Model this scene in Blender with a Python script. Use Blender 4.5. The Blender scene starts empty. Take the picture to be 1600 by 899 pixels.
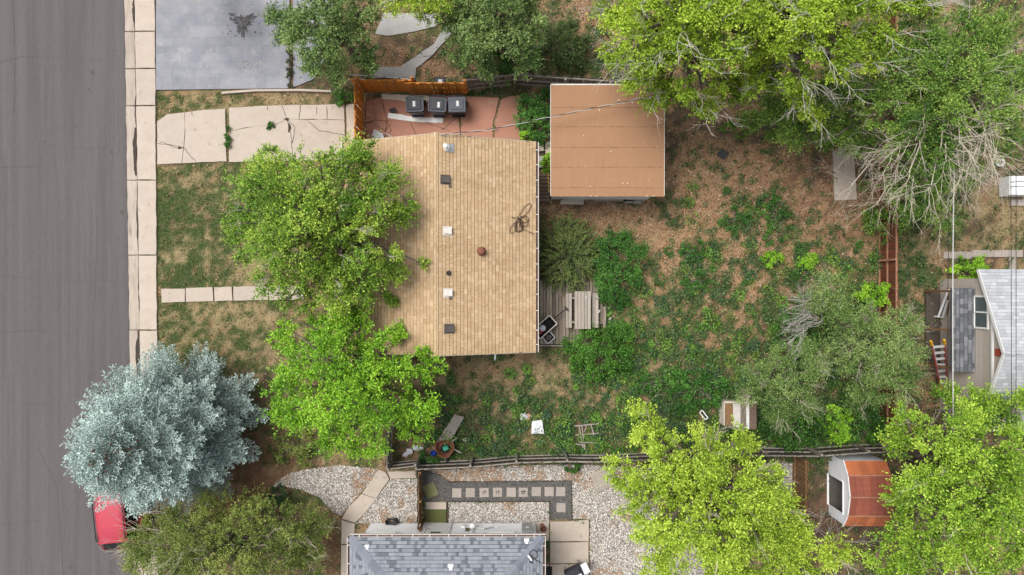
import bpy, math, random
import numpy as np
from mathutils import Vector

# ------------------------------------------------------------------ camera, sky, sun, exposure
scene = bpy.context.scene
H = 30.0            # drone height in metres
S0 = 36.0           # photo pixels per metre on the ground
cam_d = bpy.data.cameras.new('camera'); cam = bpy.data.objects.new('camera', cam_d)
scene.collection.objects.link(cam); scene.camera = cam
cam.location = (0, 0, H); cam.rotation_euler = (0, 0, 0)
cam_d.sensor_width = 36.0; cam_d.lens = 36.0 * H / (1600 / S0)
cam_d.clip_start = 0.5; cam_d.clip_end = 1000

SUN_EL, SUN_AZ = math.radians(63), math.radians(304)   # azimuth measured clockwise from +Y
world = bpy.data.worlds.new('World'); scene.world = world; world.use_nodes = True
wn = world.node_tree.nodes; wl = world.node_tree.links; wn.clear()
wo = wn.new('ShaderNodeOutputWorld'); bg = wn.new('ShaderNodeBackground'); sky = wn.new('ShaderNodeTexSky')
hs = wn.new('ShaderNodeHueSaturation')
sky.sky_type = 'NISHITA'; sky.sun_disc = False; sky.sun_elevation = SUN_EL; sky.sun_rotation = SUN_AZ
sky.dust_density = 3.0; sky.air_density = 1.0
hs.inputs['Saturation'].default_value = 0.25          # grey overcast dome
wl.new(sky.outputs[0], hs.inputs['Color']); wl.new(hs.outputs[0], bg.inputs[0]); wl.new(bg.outputs[0], wo.inputs[0])
bg.inputs[1].default_value = 0.13
sun_d = bpy.data.lights.new('sun', 'SUN'); sun = bpy.data.objects.new('sun', sun_d); scene.collection.objects.link(sun)
sun_d.energy = 2.0; sun_d.angle = math.radians(30); sun_d.color = (1.0, 0.965, 0.91)
sv = Vector((math.sin(SUN_AZ) * math.cos(SUN_EL), math.cos(SUN_AZ) * math.cos(SUN_EL), math.sin(SUN_EL)))
sun.rotation_euler = sv.to_track_quat('Z', 'Y').to_euler(); sun.location = (0, 0, 40)
vs = scene.view_settings
vs.view_transform = 'Standard'; vs.look = 'None'; vs.gamma = 1; vs.use_curve_mapping = False
vs.exposure = 0.68
scene.cycles.use_denoising = True; scene.cycles.denoiser = 'OPENIMAGEDENOISE'; scene.cycles.denoising_input_passes = 'RGB_ALBEDO_NORMAL'; scene.cycles.denoising_prefilter = 'ACCURATE'
scene.cycles.max_bounces = 5; scene.cycles.diffuse_bounces = 3; scene.cycles.transmission_bounces = 4
scene.cycles.transparent_max_bounces = 4

# ------------------------------------------------------------------ helpers
C = scene.collection
RNG = np.random.default_rng(7); random.seed(7)
PI = math.pi

def P(X, Y, z=0.0):
    """photo pixel at height z -> world point"""
    k = (H - z) / H / S0
    return ((X - 800) * k, (449.5 - Y) * k, z)
def P2(X, Y, z=0.0): return P(X, Y, z)[:2]

_tab = np.random.default_rng(3).random((256, 256))
def vnoise(x, y):
    x = np.asarray(x, float); y = np.asarray(y, float)
    xi = np.floor(x).astype(int); yi = np.floor(y).astype(int)
    fx = x - xi; fy = y - yi; fx = fx * fx * (3 - 2 * fx); fy = fy * fy * (3 - 2 * fy)
    a = _tab[xi & 255, yi & 255]; b = _tab[(xi + 1) & 255, yi & 255]
    c = _tab[xi & 255, (yi + 1) & 255]; d = _tab[(xi + 1) & 255, (yi + 1) & 255]
    return (a * (1 - fx) + b * fx) * (1 - fy) + (c * (1 - fx) + d * fx) * fy
def fbm(x, y, o=4, s=0):
    v = 0; a = 0.5; t = 0
    for i in range(o):
        v = v + a * vnoise(x * 2**i + 17.3 * i + s * 31.7, y * 2**i + 9.1 * i + s * 11.9); t += a; a *= .5
    return v / t
def sstep(a, b, x):
    t = np.clip((x - a) / (b - a), 0, 1); return t * t * (3 - 2 * t)
def inpoly(px, py, poly):
    r = np.zeros(px.shape, bool); n = len(poly)
    for i in range(n):
        x1, y1 = poly[i]; x2, y2 = poly[(i + 1) % n]
        if y1 == y2: continue
        c = ((y1 > py) != (y2 > py)) & (px < (x2 - x1) * (py - y1) / (y2 - y1) + x1)
        r ^= c
    return r

# ---- materials
MATS = {}
def mat(name, c1, c2=None, rough=.8, scale=6, detail=6, bump=0., obj=0., attr=False, spec=.25, metal=0., stretch=(1, 1, 1), mid=.5, grain=0., world=False, wear=None, sharp=.25):
    m = bpy.data.materials.new(name); m.use_nodes = True; MATS[name] = m
    nt = m.node_tree; N = nt.nodes; L = nt.links; b = N['Principled BSDF']
    tc = N.new('ShaderNodeTexCoord'); mp = N.new('ShaderNodeMapping'); mp.inputs['Scale'].default_value = stretch
    if world:
        g = N.new('ShaderNodeNewGeometry'); L.new(g.outputs['Position'], mp.inputs[0])
    else: L.new(tc.outputs['Object'], mp.inputs[0])
    no = N.new('ShaderNodeTexNoise'); no.inputs['Scale'].default_value = scale; no.inputs['Detail'].default_value = detail; no.inputs['Roughness'].default_value = .62
    L.new(mp.outputs[0], no.inputs['Vector'])
    if c2 is None: c2 = tuple(x * .72 for x in c1)
    mr = N.new('ShaderNodeMapRange'); mr.inputs[1].default_value = mid - sharp; mr.inputs[2].default_value = mid + sharp
    L.new(no.outputs[0], mr.inputs[0])
    mx = N.new('ShaderNodeMix'); mx.data_type = 'RGBA'; mx.inputs[6].default_value = (*c1, 1); mx.inputs[7].default_value = (*c2, 1)
    L.new(mr.outputs[0], mx.inputs[0]); out = mx.outputs[2]
    def mul(o, fac_socket):
        q = N.new('ShaderNodeVectorMath'); q.operation = 'SCALE'; L.new(o, q.inputs[0]); L.new(fac_socket, q.inputs['Scale']); return q.outputs[0]
    if wear:      # (colour, scale, threshold)
        w = N.new('ShaderNodeTexNoise'); w.inputs['Scale'].default_value = wear[1]; w.inputs['Detail'].default_value = 8; w.inputs['Roughness'].default_value = .7
        L.new(mp.outputs[0], w.inputs['Vector'])
        r = N.new('ShaderNodeMapRange'); r.inputs[1].default_value = wear[2]; r.inputs[2].default_value = wear[2] + .12
        L.new(w.outputs[0], r.inputs[0])
        q = N.new('ShaderNodeMix'); q.data_type = 'RGBA'; L.new(r.outputs[0], q.inputs[0]); L.new(out, q.inputs[6]); q.inputs[7].default_value = (*wear[0], 1); out = q.outputs[2]
    if grain:
        g2 = N.new('ShaderNodeTexNoise'); g2.inputs['Scale'].default_value = 45; g2.inputs['Detail'].default_value = 3
        L.new(mp.outputs[0], g2.inputs['Vector'])
        r = N.new('ShaderNodeMapRange'); r.inputs[1].default_value = .3; r.inputs[2].default_value = .7; r.inputs[3].default_value = 1 - grain; r.inputs[4].default_value = 1 + grain
        L.new(g2.outputs[0], r.inputs[0]); out = mul(out, r.outputs[0])
    if obj:
        oi = N.new('ShaderNodeObjectInfo'); r = N.new('ShaderNodeMapRange'); r.inputs[3].default_value = 1 - obj; r.inputs[4].default_value = 1 + obj
        L.new(oi.outputs['Random'], r.inputs[0]); out = mul(out, r.outputs[0])
    if attr:
        a = N.new('ShaderNodeAttribute'); a.attribute_name = 'col'
        q = N.new('ShaderNodeVectorMath'); q.operation = 'MULTIPLY'; L.new(out, q.inputs[0]); L.new(a.outputs['Color'], q.inputs[1]); out = q.outputs[0]
    L.new(out, b.inputs['Base Color'])
    b.inputs['Roughness'].default_value = rough; b.inputs['Specular IOR Level'].default_value = spec; b.inputs['Metallic'].default_value = metal
    if bump:
        bp = N.new('ShaderNodeBump'); bp.inputs['Strength'].default_value = bump; bp.inputs['Distance'].default_value = .02
        L.new(no.outputs[0], bp.inputs['Height']); L.new(bp.outputs[0], b.inputs['Normal'])
    return m

def leafmat(name, trans=.24, rough=.5):
    m = bpy.data.materials.new(name); m.use_nodes = True; MATS[name] = m
    nt = m.node_tree; N = nt.nodes; L = nt.links; b = N['Principled BSDF']; o = N['Material Output']
    a = N.new('ShaderNodeAttribute'); a.attribute_name = 'col'
    L.new(a.outputs['Color'], b.inputs['Base Color']); b.inputs['Roughness'].default_value = rough; b.inputs['Specular IOR Level'].default_value = .3
    t = N.new('ShaderNodeBsdfTranslucent'); L.new(a.outputs['Color'], t.inputs[0])
    x = N.new('ShaderNodeMixShader'); x.inputs[0].default_value = trans
    L.new(b.outputs[0], x.inputs[1]); L.new(t.outputs[0], x.inputs[2]); L.new(x.outputs[0], o.inputs[0])
    return m
LEAF = leafmat('leaf'); NEEDLE = leafmat('needle', .1, .6)

# ---- mesh building
class MB:
    def __init__(s): s.v = []; s.f = []
    def poly(s, pts):
        i = len(s.v); s.v += [tuple(p) for p in pts]; s.f.append(tuple(range(i, i + len(pts))))
    def add(s, V, F):
        i = len(s.v); s.v += [tuple(p) for p in V]; s.f += [tuple(a + i for a in f) for f in F]
    def box(s, x0, x1, y0, y1, z0, z1, rot=0, c=None, bev=0.):
        cx, cy = c if c else ((x0 + x1) / 2, (y0 + y1) / 2)
        b = min(bev, (x1 - x0) / 3, (y1 - y0) / 3, abs(z1 - z0) / 2)
        if b > 0:
            rings = [(x0, x1, y0, y1, z0), (x0, x1, y0, y1, z1 - b), (x0 + b, x1 - b, y0 + b, y1 - b, z1)]
        else: rings = [(x0, x1, y0, y1, z0), (x0, x1, y0, y1, z1)]
        V = []; F = []
        for (a, b2, c2, d, z) in rings: V += [(a, c2, z), (b2, c2, z), (b2, d, z), (a, d, z)]
        for r in range(len(rings) - 1):
            for k in range(4): F.append((r * 4 + k, r * 4 + (k + 1) % 4, r * 4 + 4 + (k + 1) % 4, r * 4 + 4 + k))
        n = (len(rings) - 1) * 4; F += [(3, 2, 1, 0), (n, n + 1, n + 2, n + 3)]
        if rot:
            cr, sr = math.cos(rot), math.sin(rot)
            V = [(cx + (x - cx) * cr - (y - cy) * sr, cy + (x - cx) * sr + (y - cy) * cr, z) for x, y, z in V]
        s.add(V, F); return s
    def prism(s, poly, z0, z1, bev=0.):
        """poly: world xy list; z0,z1 numbers"""
        a = sum(poly[i][0] * poly[(i + 1) % len(poly)][1] - poly[(i + 1) % len(poly)][0] * poly[i][1] for i in range(len(poly)))
        if a < 0: poly = poly[::-1]
        n = len(poly); cx = sum(p[0] for p in poly) / n; cy = sum(p[1] for p in poly) / n
        rings = [[(x, y, z0) for x, y in poly]]
        if bev:
            rings.append([(x, y, z1 - bev) for x, y in poly])
            t = []
            for x, y in poly:
                d = math.hypot(x - cx, y - cy) or 1; t.append((x - (x - cx) / d * bev, y - (y - cy) / d * bev, z1))
            rings.append(t)
        else: rings.append([(x, y, z1) for x, y in poly])
        V = [p for r in rings for p in r]; F = []
        for r in range(len(rings) - 1):
            for k in range(n): F.append((r * n + k, r * n + (k + 1) % n, (r + 1) * n + (k + 1) % n, (r + 1) * n + k))
        F.append(tuple(range((len(rings) - 1) * n, len(rings) * n))); F.append(tuple(range(n - 1, -1, -1)))
        s.add(V, F); return s
    def tube(s, pts, r, n=6, cap=True):
        V, F = tube_np(pts, r, n, cap); s.add(V, F); return s
    def bar(s, a, b, w, h):
        """square bar from a to b"""
        a = Vector(a); b = Vector(b); d = (b - a).normalized()
        up = Vector((0, 0, 1)) if abs(d.z) < .95 else Vector((1, 0, 0))
        sx = d.cross(up).normalized() * w / 2; sy = sx.cross(d).normalized() * h / 2
        V = [p + q for p in (a, b) for q in (-sx - sy, sx - sy, sx + sy, -sx + sy)]
        s.add([tuple(v) for v in V], [(0, 1, 5, 4), (1, 2, 6, 5), (2, 3, 7, 6), (3, 0, 4, 7), (3, 2, 1, 0), (4, 5, 6, 7)]); return s
    def lathe(s, c, prof, n=16):
        V = []; F = []
        for r, z in prof:
            for k in range(n): V.append((c[0] + r * math.cos(2 * PI * k / n), c[1] + r * math.sin(2 * PI * k / n), c[2] + z))
        for i in range(len(prof) - 1):
            for k in range(n): F.append((i * n + k, i * n + (k + 1) % n, (i + 1) * n + (k + 1) % n, (i + 1) * n + k))
        F.append(tuple(range((len(prof) - 1) * n, len(prof) * n))); F.append(tuple(range(n - 1, -1, -1)))
        s.add(V, F); return s

def tube_np(pts, r, n=6, cap=True):
    pts = [Vector(p) for p in pts]; m = len(pts)
    rs = r if hasattr(r, '__len__') else [r] * m
    V = []; F = []
    ref = Vector((.31, .17, .93))
    for i, p in enumerate(pts):
        d = (pts[min(i + 1, m - 1)] - pts[max(i - 1, 0)])
        d = d.normalized() if d.length > 1e-9 else Vector((0, 0, 1))
        rf = ref if abs(d.dot(ref)) < .96 else Vector((1, 0, 0))
        a = d.cross(rf).normalized(); b = d.cross(a)
        for k in range(n):
            t = 2 * PI * k / n; V.append(tuple(p + (a * math.cos(t) + b * math.sin(t)) * rs[i]))
    for i in range(m - 1):
        for k in range(n): F.append((i * n + k, i * n + (k + 1) % n, (i + 1) * n + (k + 1) % n, (i + 1) * n + k))
    if cap: F += [tuple(range(n - 1, -1, -1)), tuple(range((m - 1) * n, m * n))]
    return V, F

ORG = {}
def tag(o, label=None, cat=None, group=None, kind=None):
    if label: o['label'] = label
    if cat: o['category'] = cat
    if group: o['group'] = group
    if kind: o['kind'] = kind
    return o
def thing(name, label, cat, loc=(0, 0, 0), group=None, kind=None):
    o = bpy.data.objects.new(name, None); C.objects.link(o); o.location = loc; o.empty_display_size = .2
    ORG[o.name] = Vector(loc); return tag(o, label, cat, group, kind)
def part(name, mb, m, parent=None, smooth=False, origin=None, kind=None):
    """one mesh object from world-space MB; child of parent if given"""
    org = ORG[parent.name] if parent else Vector(origin or (0, 0, 0))
    me = bpy.data.meshes.new(name)
    me.from_pydata([(x - org.x, y - org.y, z - org.z) for x, y, z in mb.v], [], mb.f); me.validate()
    me.materials.append(m if not isinstance(m, str) else MATS[m])
    if smooth: me.polygons.foreach_set('use_smooth', [True] * len(me.polygons))
    o = bpy.data.objects.new(name, me); C.objects.link(o)
    if parent: o.parent = parent
    else: o.location = org
    ORG[o.name] = org.copy()
    if kind: o['kind'] = kind
    return o
def piece(name, me, parent, loc, rot=(0, 0, 0), scale=None):
    """shared-mesh child placed at a world location"""
    o = bpy.data.objects.new(name, me); C.objects.link(o); o.parent = parent
    o.location = Vector(loc) - ORG[parent.name]; o.rotation_euler = rot
    if scale: o.scale = scale
    return o
def mesh(name, mb, m):
    me = bpy.data.meshes.new(name); me.from_pydata(mb.v, [], mb.f); me.materials.append(m if not isinstance(m, str) else MATS[m]); return me
def np_mesh(name, V, F, cols, m, parent=None, kind=None, origin=None):
    """V (n,3) world, F (k,q) equal-size faces, cols (n,3)"""
    org = ORG[parent.name] if parent else Vector(origin or (0, 0, 0))
    V = (V - np.array(org)).astype(np.float32); q = F.shape[1]
    me = bpy.data.meshes.new(name)
    me.vertices.add(len(V)); me.vertices.foreach_set('co', V.ravel())
    me.loops.add(F.size); me.loops.foreach_set('vertex_index', F.astype(np.int32).ravel())
    me.polygons.add(len(F)); me.polygons.foreach_set('loop_start', np.arange(0, F.size, q, dtype=np.int32))
    me.update(calc_edges=True)
    if cols is not None:
        a = me.attributes.new('col', 'FLOAT_COLOR', 'POINT')
        c4 = np.ones((len(V), 4), np.float32); c4[:, :3] = cols; a.data.foreach_set('color', c4.ravel())
    me.materials.append(m if not isinstance(m, str) else MATS[m])
    o = bpy.data.objects.new(name, me); C.objects.link(o)
    if parent: o.parent = parent
    else: o.location = org
    ORG[o.name] = org.copy()
    if kind: o['kind'] = kind
    return o
def unit(a): return a / (np.linalg.norm(a, axis=-1, keepdims=True) + 1e-9)
def leaf_quads(c, d, nrm, L, W):
    """rhombic leaves: base c, axis d, face normal nrm"""
    d = unit(d); s = unit(np.cross(nrm, d)); n = np.cross(d, s)
    L = np.asarray(L)[:, None]; W = np.asarray(W)[:, None]
    v0 = c; v2 = c + d * L - n * L * .12; v1 = c + d * L * .5 + s * W * .5 + n * W * .12; v3 = c + d * L * .5 - s * W * .5 + n * W * .12
    V = np.stack([v0, v1, v2, v3], 1).reshape(-1, 3); F = np.arange(len(c) * 4).reshape(-1, 4)
    return V, F

# ------------------------------------------------------------------ material library
mat('asphalt', (.106, .096, .095), (.086, .078, .078), scale=.8, grain=.16, stretch=(3.2, .08, 1), rough=.9, world=True, bump=.05, wear=((.125, .115, .113), 1.3, .6), sharp=.13)
mat('concrete', (.435, .37, .31), (.375, .315, .26), scale=2.2, grain=.08, obj=.05, world=True, bump=.1, wear=((.28, .225, .18), 3.0, .585))
mat('gutter', (.43, .365, .305), (.27, .225, .185), scale=1.6, grain=.1, obj=.06, stretch=(2.5, .5, 1), world=True, wear=((.10, .08, .07), 1.3, .6))
mat('grey_concrete', (.34, .33, .315), (.27, .26, .25), scale=2, grain=.08, obj=.05, world=True, wear=((.2, .18, .165), 3, .62))
mat('stamped', (.275, .275, .285), (.175, .183, .215), scale=1.5, grain=.16, obj=.07, world=True, wear=((.31, .295, .28), 2.4, .57))
mat('red_concrete', (.40, .195, .135), (.335, .165, .115), scale=2.2, grain=.08, world=True, obj=.04, wear=((.36, .24, .19), 1.7, .56))
mat('oil', (.06, .052, .05), (.1, .09, .085), scale=5)
mat('dark_soil', (.055, .042, .034), (.035, .026, .02), scale=9, world=True)
mat('shingle_tan', (1, 1, 1), (.9, .89, .87), scale=14, attr=True, grain=.12, world=True, rough=.95, stretch=(.35, 1, 1), wear=((.86, .84, .82), 1.1, .52))
mat('shingle_grey', (1, 1, 1), (.85, .85, .86), scale=14, attr=True, grain=.1, world=True, rough=.95)
mat('tan_under', (.14, .08, .035), rough=.95)
mat('grey_under', (.06, .064, .078), rough=.95)
mat('roll_roof', (.30, .166, .09), (.272, .15, .082), scale=1.5, grain=.05, world=True, obj=.025, wear=((.36, .2, .12), 5, .7))
mat('white_paint', (.74, .73, .71), (.64, .63, .61), scale=4, rough=.5)
mat('pale_siding', (.82, .825, .84), (.78, .785, .80), scale=3, rough=.6, obj=.03)
mat('beige_siding', (.42, .365, .32), (.38, .33, .285), scale=3, rough=.7, obj=.03)
mat('tan_wall', (.42, .37, .3), scale=3, rough=.8)
mat('gutter_metal', (.62, .58, .54), (.5, .46, .42), scale=5, rough=.4)
mat('gutter_dirt', (.06, .05, .045), (.2, .09, .06), scale=4, mid=.6)
mat('galv', (.42, .43, .44), (.3, .31, .32), scale=8, rough=.4, metal=.5)
mat('dark_vent', (.085, .07, .065), (.06, .05, .045), scale=8, rough=.6)
mat('rust', (.22, .085, .05), (.13, .055, .04), scale=7, rough=.8)
mat('white_metal', (.78, .79, .80), (.7, .7, .7), scale=5, rough=.35)
mat('black_plastic', (.022, .024, .032), (.034, .036, .045), scale=4, rough=.5, spec=.25, obj=.1)
mat('navy_plastic', (.035, .036, .06), (.05, .05, .075), scale=4, rough=.45, spec=.5, obj=.1)
mat('paper', (.6, .6, .6), (.42, .42, .43), scale=30)
mat('rubber', (.02, .02, .02), rough=.8)
mat('orange_wood', (.60, .235, .04), (.44, .155, .025), scale=3, stretch=(6, 6, .8), obj=.16, rough=.7)
mat('grey_wood', (.17, .145, .125), (.10, .085, .072), scale=3, stretch=(5, 5, .8), obj=.25, rough=.9)
mat('grey_rail', (.30, .265, .23), (.2, .175, .15), scale=4, obj=.15, rough=.9)
mat('dark_wood', (.075, .06, .05), (.05, .04, .032), scale=3, stretch=(5, 5, .8), obj=.25, rough=.9)
mat('red_wood', (.17, .055, .03), (.11, .035, .02), scale=3, stretch=(5, 5, .8), obj=.2, rough=.8)
mat('red_rail', (.36, .19, .12), (.27, .13, .08), scale=4, obj=.1, rough=.8)
mat('brown_wood', (.22, .125, .06), (.15, .08, .035), scale=3, stretch=(5, 5, .8), obj=.2, rough=.8)
mat('deck_wood', (.34, .285, .225), (.17, .135, .105), scale=2.5, stretch=(7, .7, 1), obj=.42, rough=.9, world=True)
mat('table_wood', (.36, .315, .265), (.27, .235, .195), scale=2.5, stretch=(7, .7, 1), obj=.12, rough=.9, world=True)
mat('step_wood', (.17, .115, .09), (.12, .08, .06), scale=3, stretch=(1, 6, 1), obj=.2)
mat('board', (.60, .54, .46), (.5, .44, .37), scale=3, rough=.8, stretch=(1, 4, 1))
mat('yellow_wood', (.48, .33, .09), scale=4)
mat('red_paint', (.43, .045, .07), (.40, .04, .065), scale=1, rough=.32, spec=.5)
mat('glass_dark', (.012, .013, .016), rough=.08, spec=.6)
mat('chrome', (.5, .5, .52), rough=.25, metal=.8)
mat('lamp_red', (.3, .01, .01), rough=.2)
mat('lamp_clear', (.6, .6, .62), rough=.15)
mat('rust_roof_red', (.30, .085, .05), (.19, .062, .045), scale=1.6, stretch=(.6, 4, 1), rough=.6, obj=.2, wear=((.15, .06, .045), 2.4, .58))
mat('rust_roof', (.46, .14, .05), (.30, .095, .045), scale=1.6, stretch=(.6, 4, 1), rough=.6, obj=.2, wear=((.2, .07, .045), 2.4, .58))
mat('shed_white', (.78, .79, .81), (.7, .705, .72), scale=3, rough=.5)
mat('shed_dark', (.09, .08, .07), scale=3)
mat('mulch', (.125, .118, .113), (.085, .078, .074), scale=22, world=True, bump=.4)
mat('turf_mat', (.09, .10, .03), (.065, .075, .024), scale=8, world=True, bump=.2)
mat('moss_slab', (.15, .165, .06), (.19, .18, .10), scale=5)
mat('paver', (.345, .30, .265), (.29, .25, .22), scale=6, obj=.07, grain=.08, world=True)
mat('stone', (1, 1, 1), (.8, .8, .8), scale=25, attr=True, world=True, rough=.85)
mat('cloth', (.62, .63, .65), (.54, .55, .57), scale=4, rough=.9)
mat('pink_cloth', (.5, .3, .22), scale=4)
mat('green_plastic', (.05, .33, .22), rough=.4)
mat('blue_plastic', (.02, .06, .42), rough=.35)
mat('cable_black', (.018, .017, .018), rough=.5)
mat('cable_brown', (.055, .035, .025), rough=.6)
mat('cable_pale', (.5, .49, .47), rough=.5)
mat('bark', (.19, .155, .125), (.12, .095, .075), scale=9, stretch=(1, 1, .3), rough=.95, bump=.4)
mat('pale_bark', (.40, .36, .31), (.28, .245, .205), scale=9, rough=.95)
mat('grey_twig', (.46, .42, .39), (.32, .29, .265), scale=6, rough=.95)
mat('straw_twig', (.50, .44, .36), (.36, .31, .245), scale=6, rough=.95)
mat('slate', (.038, .037, .04), (.055, .052, .052), scale=7)
mat('alu', (.6, .6, .6), rough=.35, metal=.4)
mat('ladder_red', (.33, .08, .07), rough=.5)
mat('ladder_yellow', (.62, .36, .03), rough=.5)
mat('light_shingle', (1, 1, 1), (.9, .9, .9), scale=14, attr=True, grain=.08, world=True, rough=.9)
mat('brick_red', (.34, .07, .035), scale=8)
mat('pane', (.05, .065, .07), (.09, .12, .11), scale=2, rough=.06, spec=.6)

# ------------------------------------------------------------------ the ground: what grows or lies where (photo-pixel ellipses -> soft masks)
# g green cover, s straw-dry grass, l tan leaf litter, d dark bare soil and some painted shade, r red-brown mulch
ZONES = [
 ('s', 1010, 470, 60, 50, .4), ('s', 1050, 570, 60, 40, .35), ('s', 930, 610, 70, 30, .4), ('l', 1160, 470, 60, 40, .4), ('d', 1290, 520, 90, 90, .4),
 ('g', 790, 605, 110, 35, .5), ('d', 770, 615, 90, 40, .25),
 ('g', 350, 550, 130, 110, .8), ('g', 330, 340, 120, 100, .6), ('g', 800, 640, 120, 60, .5), ('d', 380, 600, 90, 70, .25), ('l', 1090, 520, 110, 90, .45), ('l', 1000, 640, 120, 60, .25), ('d', 900, 640, 160, 60, .3),
 ('g', 1080, 500, 130, 110, 1.0), ('g', 1130, 620, 170, 90, 1.1), ('g', 1330, 480, 100, 120, .9), ('g', 900, 650, 220, 70, .6), ('g', 1190, 380, 120, 70, .45), ('g', 300, 350, 80, 100, .5), ('g', 1250, 440, 110, 60, .5), ('d', 1180, 540, 120, 90, .3), ('d', 720, 660, 50, 60, .4),
 ('l', 1130, 300, 270, 160, .9), ('l', 980, 330, 160, 70, .8), ('s', 1000, 400, 110, 60, .5), ('d', 1300, 250, 70, 80, .55), ('d', 1180, 190, 160, 40, .6),
 ('r', 1270, 330, 90, 90, .6), ('l', 1180, 420, 200, 70, .5), ('g', 1190, 330, 60, 45, .6), ('g', 1085, 390, 40, 25, .8), ('g', 1215, 345, 25, 45, .7), ('g', 1080, 440, 45, 25, .7),
 ('g', 1075, 350, 30, 18, .5), ('g', 1050, 320, 30, 20, .35), ('g', 1060, 520, 110, 80, .75), ('g', 1180, 470, 90, 60, .5), ('g', 1120, 600, 90, 60, .8), ('s', 990, 560, 40, 45, .5), ('s', 1010, 480, 50, 40, .45),
 ('g', 1260, 600, 130, 110, 1.), ('g', 1270, 680, 120, 40, 1.), ('l', 1110, 560, 40, 30, .35), ('g', 1310, 430, 80, 40, .6), ('g', 960, 590, 90, 30, .6),
 ('s', 790, 590, 110, 35, .9), ('s', 830, 625, 120, 40, .6), ('l', 760, 600, 70, 35, .6), ('g', 780, 690, 100, 32, .9), ('g', 900, 680, 110, 45, 1.), ('g', 1020, 650, 120, 50, .8), ('s', 800, 680, 40, 30, .6), ('g', 700, 650, 40, 60, .7), ('l', 660, 690, 25, 40, .8),
 ('g', 300, 310, 60, 55, .75), ('s', 275, 290, 40, 30, .6), ('s', 340, 290, 45, 40, .6), ('g', 380, 270, 70, 25, .7), ('s', 300, 390, 50, 30, .6), ('g', 300, 425, 70, 35, .75), ('s', 380, 420, 60, 40, .7), ('g', 350, 440, 40, 12, .7), ('g', 270, 350, 40, 40, .6),
 ('g', 275, 500, 35, 30, .9), ('s', 350, 530, 110, 70, 1.), ('d', 400, 620, 50, 70, .4), ('g', 300, 540, 60, 40, .4), ('r', 400, 680, 60, 70, .7), ('g', 440, 690, 50, 40, .55), ('r', 430, 745, 60, 25, .9),
 ('g', 275, 160, 40, 16, .8), ('s', 330, 160, 70, 14, .7), ('g', 350, 158, 60, 12, .6), ('s', 450, 155, 60, 14, .5), ('d', 470, 140, 60, 12, .5), ('g', 535, 150, 25, 16, 1.),
 ('d', 640, 80, 50, 30, .9), ('l', 610, 95, 40, 22, .8), ('l', 680, 108, 50, 18, 1.), ('d', 520, 130, 40, 14, .8), ('l', 760, 115, 40, 12, .7),
 ('g', 890, 80, 60, 50, .7), ('l', 940, 50, 50, 60, .7), ('g', 960, 105, 60, 20, .7), ('d', 860, 60, 40, 50, .6), ('g', 780, 145, 50, 8, .8), ('d', 800, 140, 60, 14, .5), ('g', 720, 146, 40, 8, .7),
 ('s', 1540, 340, 90, 50, .9), ('d', 1520, 360, 60, 30, .5), ('s', 1450, 380, 40, 30, .7), ('g', 1450, 330, 70, 60, .9), ('d', 1560, 240, 60, 50, .8), ('d', 1570, 410, 60, 12, .9), ('g', 1430, 430, 40, 50, .8), ('d', 1470, 520, 30, 70, .8), ('s', 1560, 800, 60, 50, .7), ('d', 1590, 850, 40, 40, .3),
 ('d', 1280, 770, 60, 70, 1.), ('r', 1290, 820, 90, 60, .7), ('g', 1270, 740, 20, 40, .5), ('d', 1330, 850, 80, 40, .7), ('d', 1440, 700, 60, 60, .5), ('r', 960, 880, 40, 20, .6), ('g', 950, 880, 20, 12, .6),
 ('r', 520, 850, 16, 60, 1.), ('g', 460, 790, 50, 30, .7), ('s', 480, 820, 40, 40, .4), ('r', 380, 780, 60, 40, .7), ('d', 850, 240, 30, 80, .8), ('d', 900, 325, 60, 12, .8), ('d', 1040, 230, 20, 90, .6), ('d', 890, 400, 60, 60, .9), ('d', 1410, 560, 30, 100, .7)]  # dark ellipses right of house and garage paint in their shade
GCOL = dict(g=(.052, .082, .025), s=(.275, .215, .118), l=(.30, .185, .105), d=(.075, .053, .038), r=(.155, .082, .052))
def masks(px, py):
    w = {k: np.zeros(px.shape) for k in 'gsldr'}; w['l'] += .24; w['s'] += .16; w['d'] += .1; w['g'] += .26
    n1 = fbm(px / 26, py / 26, 4, 1) - .5; n2 = fbm(px / 60, py / 60, 3, 2) - .5
    for k, cx, cy, rx, ry, s in ZONES:
        d = np.hypot((px - cx) / rx, (py - cy) / ry) + n2 * .8
        w[k] += s * 1.2 * (1 - sstep(.55, 1.25, d))
    for i, k in enumerate('gsldr'):                      # patchy break-up
        w[k] = w[k] * (.25 + 1.5 * sstep(.33, .67, fbm(px / 9 + 40 * i, py / 9, 4, 3 + i))) ** 1.4
    w = {k: v ** 1.7 for k, v in w.items()}
    t = sum(w.values()) + 1e-9; return {k: v / t for k, v in w.items()}
def ground_color(px, py):
    w = masks(px, py); c = sum(w[k][..., None] * np.array(GCOL[k]) for k in w)
    return c * (.8 + .4 * fbm(px / 3.0, py / 3.0, 2, 9))[..., None]
def ground_z(x, y): return (fbm(x * .5 + 50, y * .5 + 50, 3, 5) - .5) * .05 - .015

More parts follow.
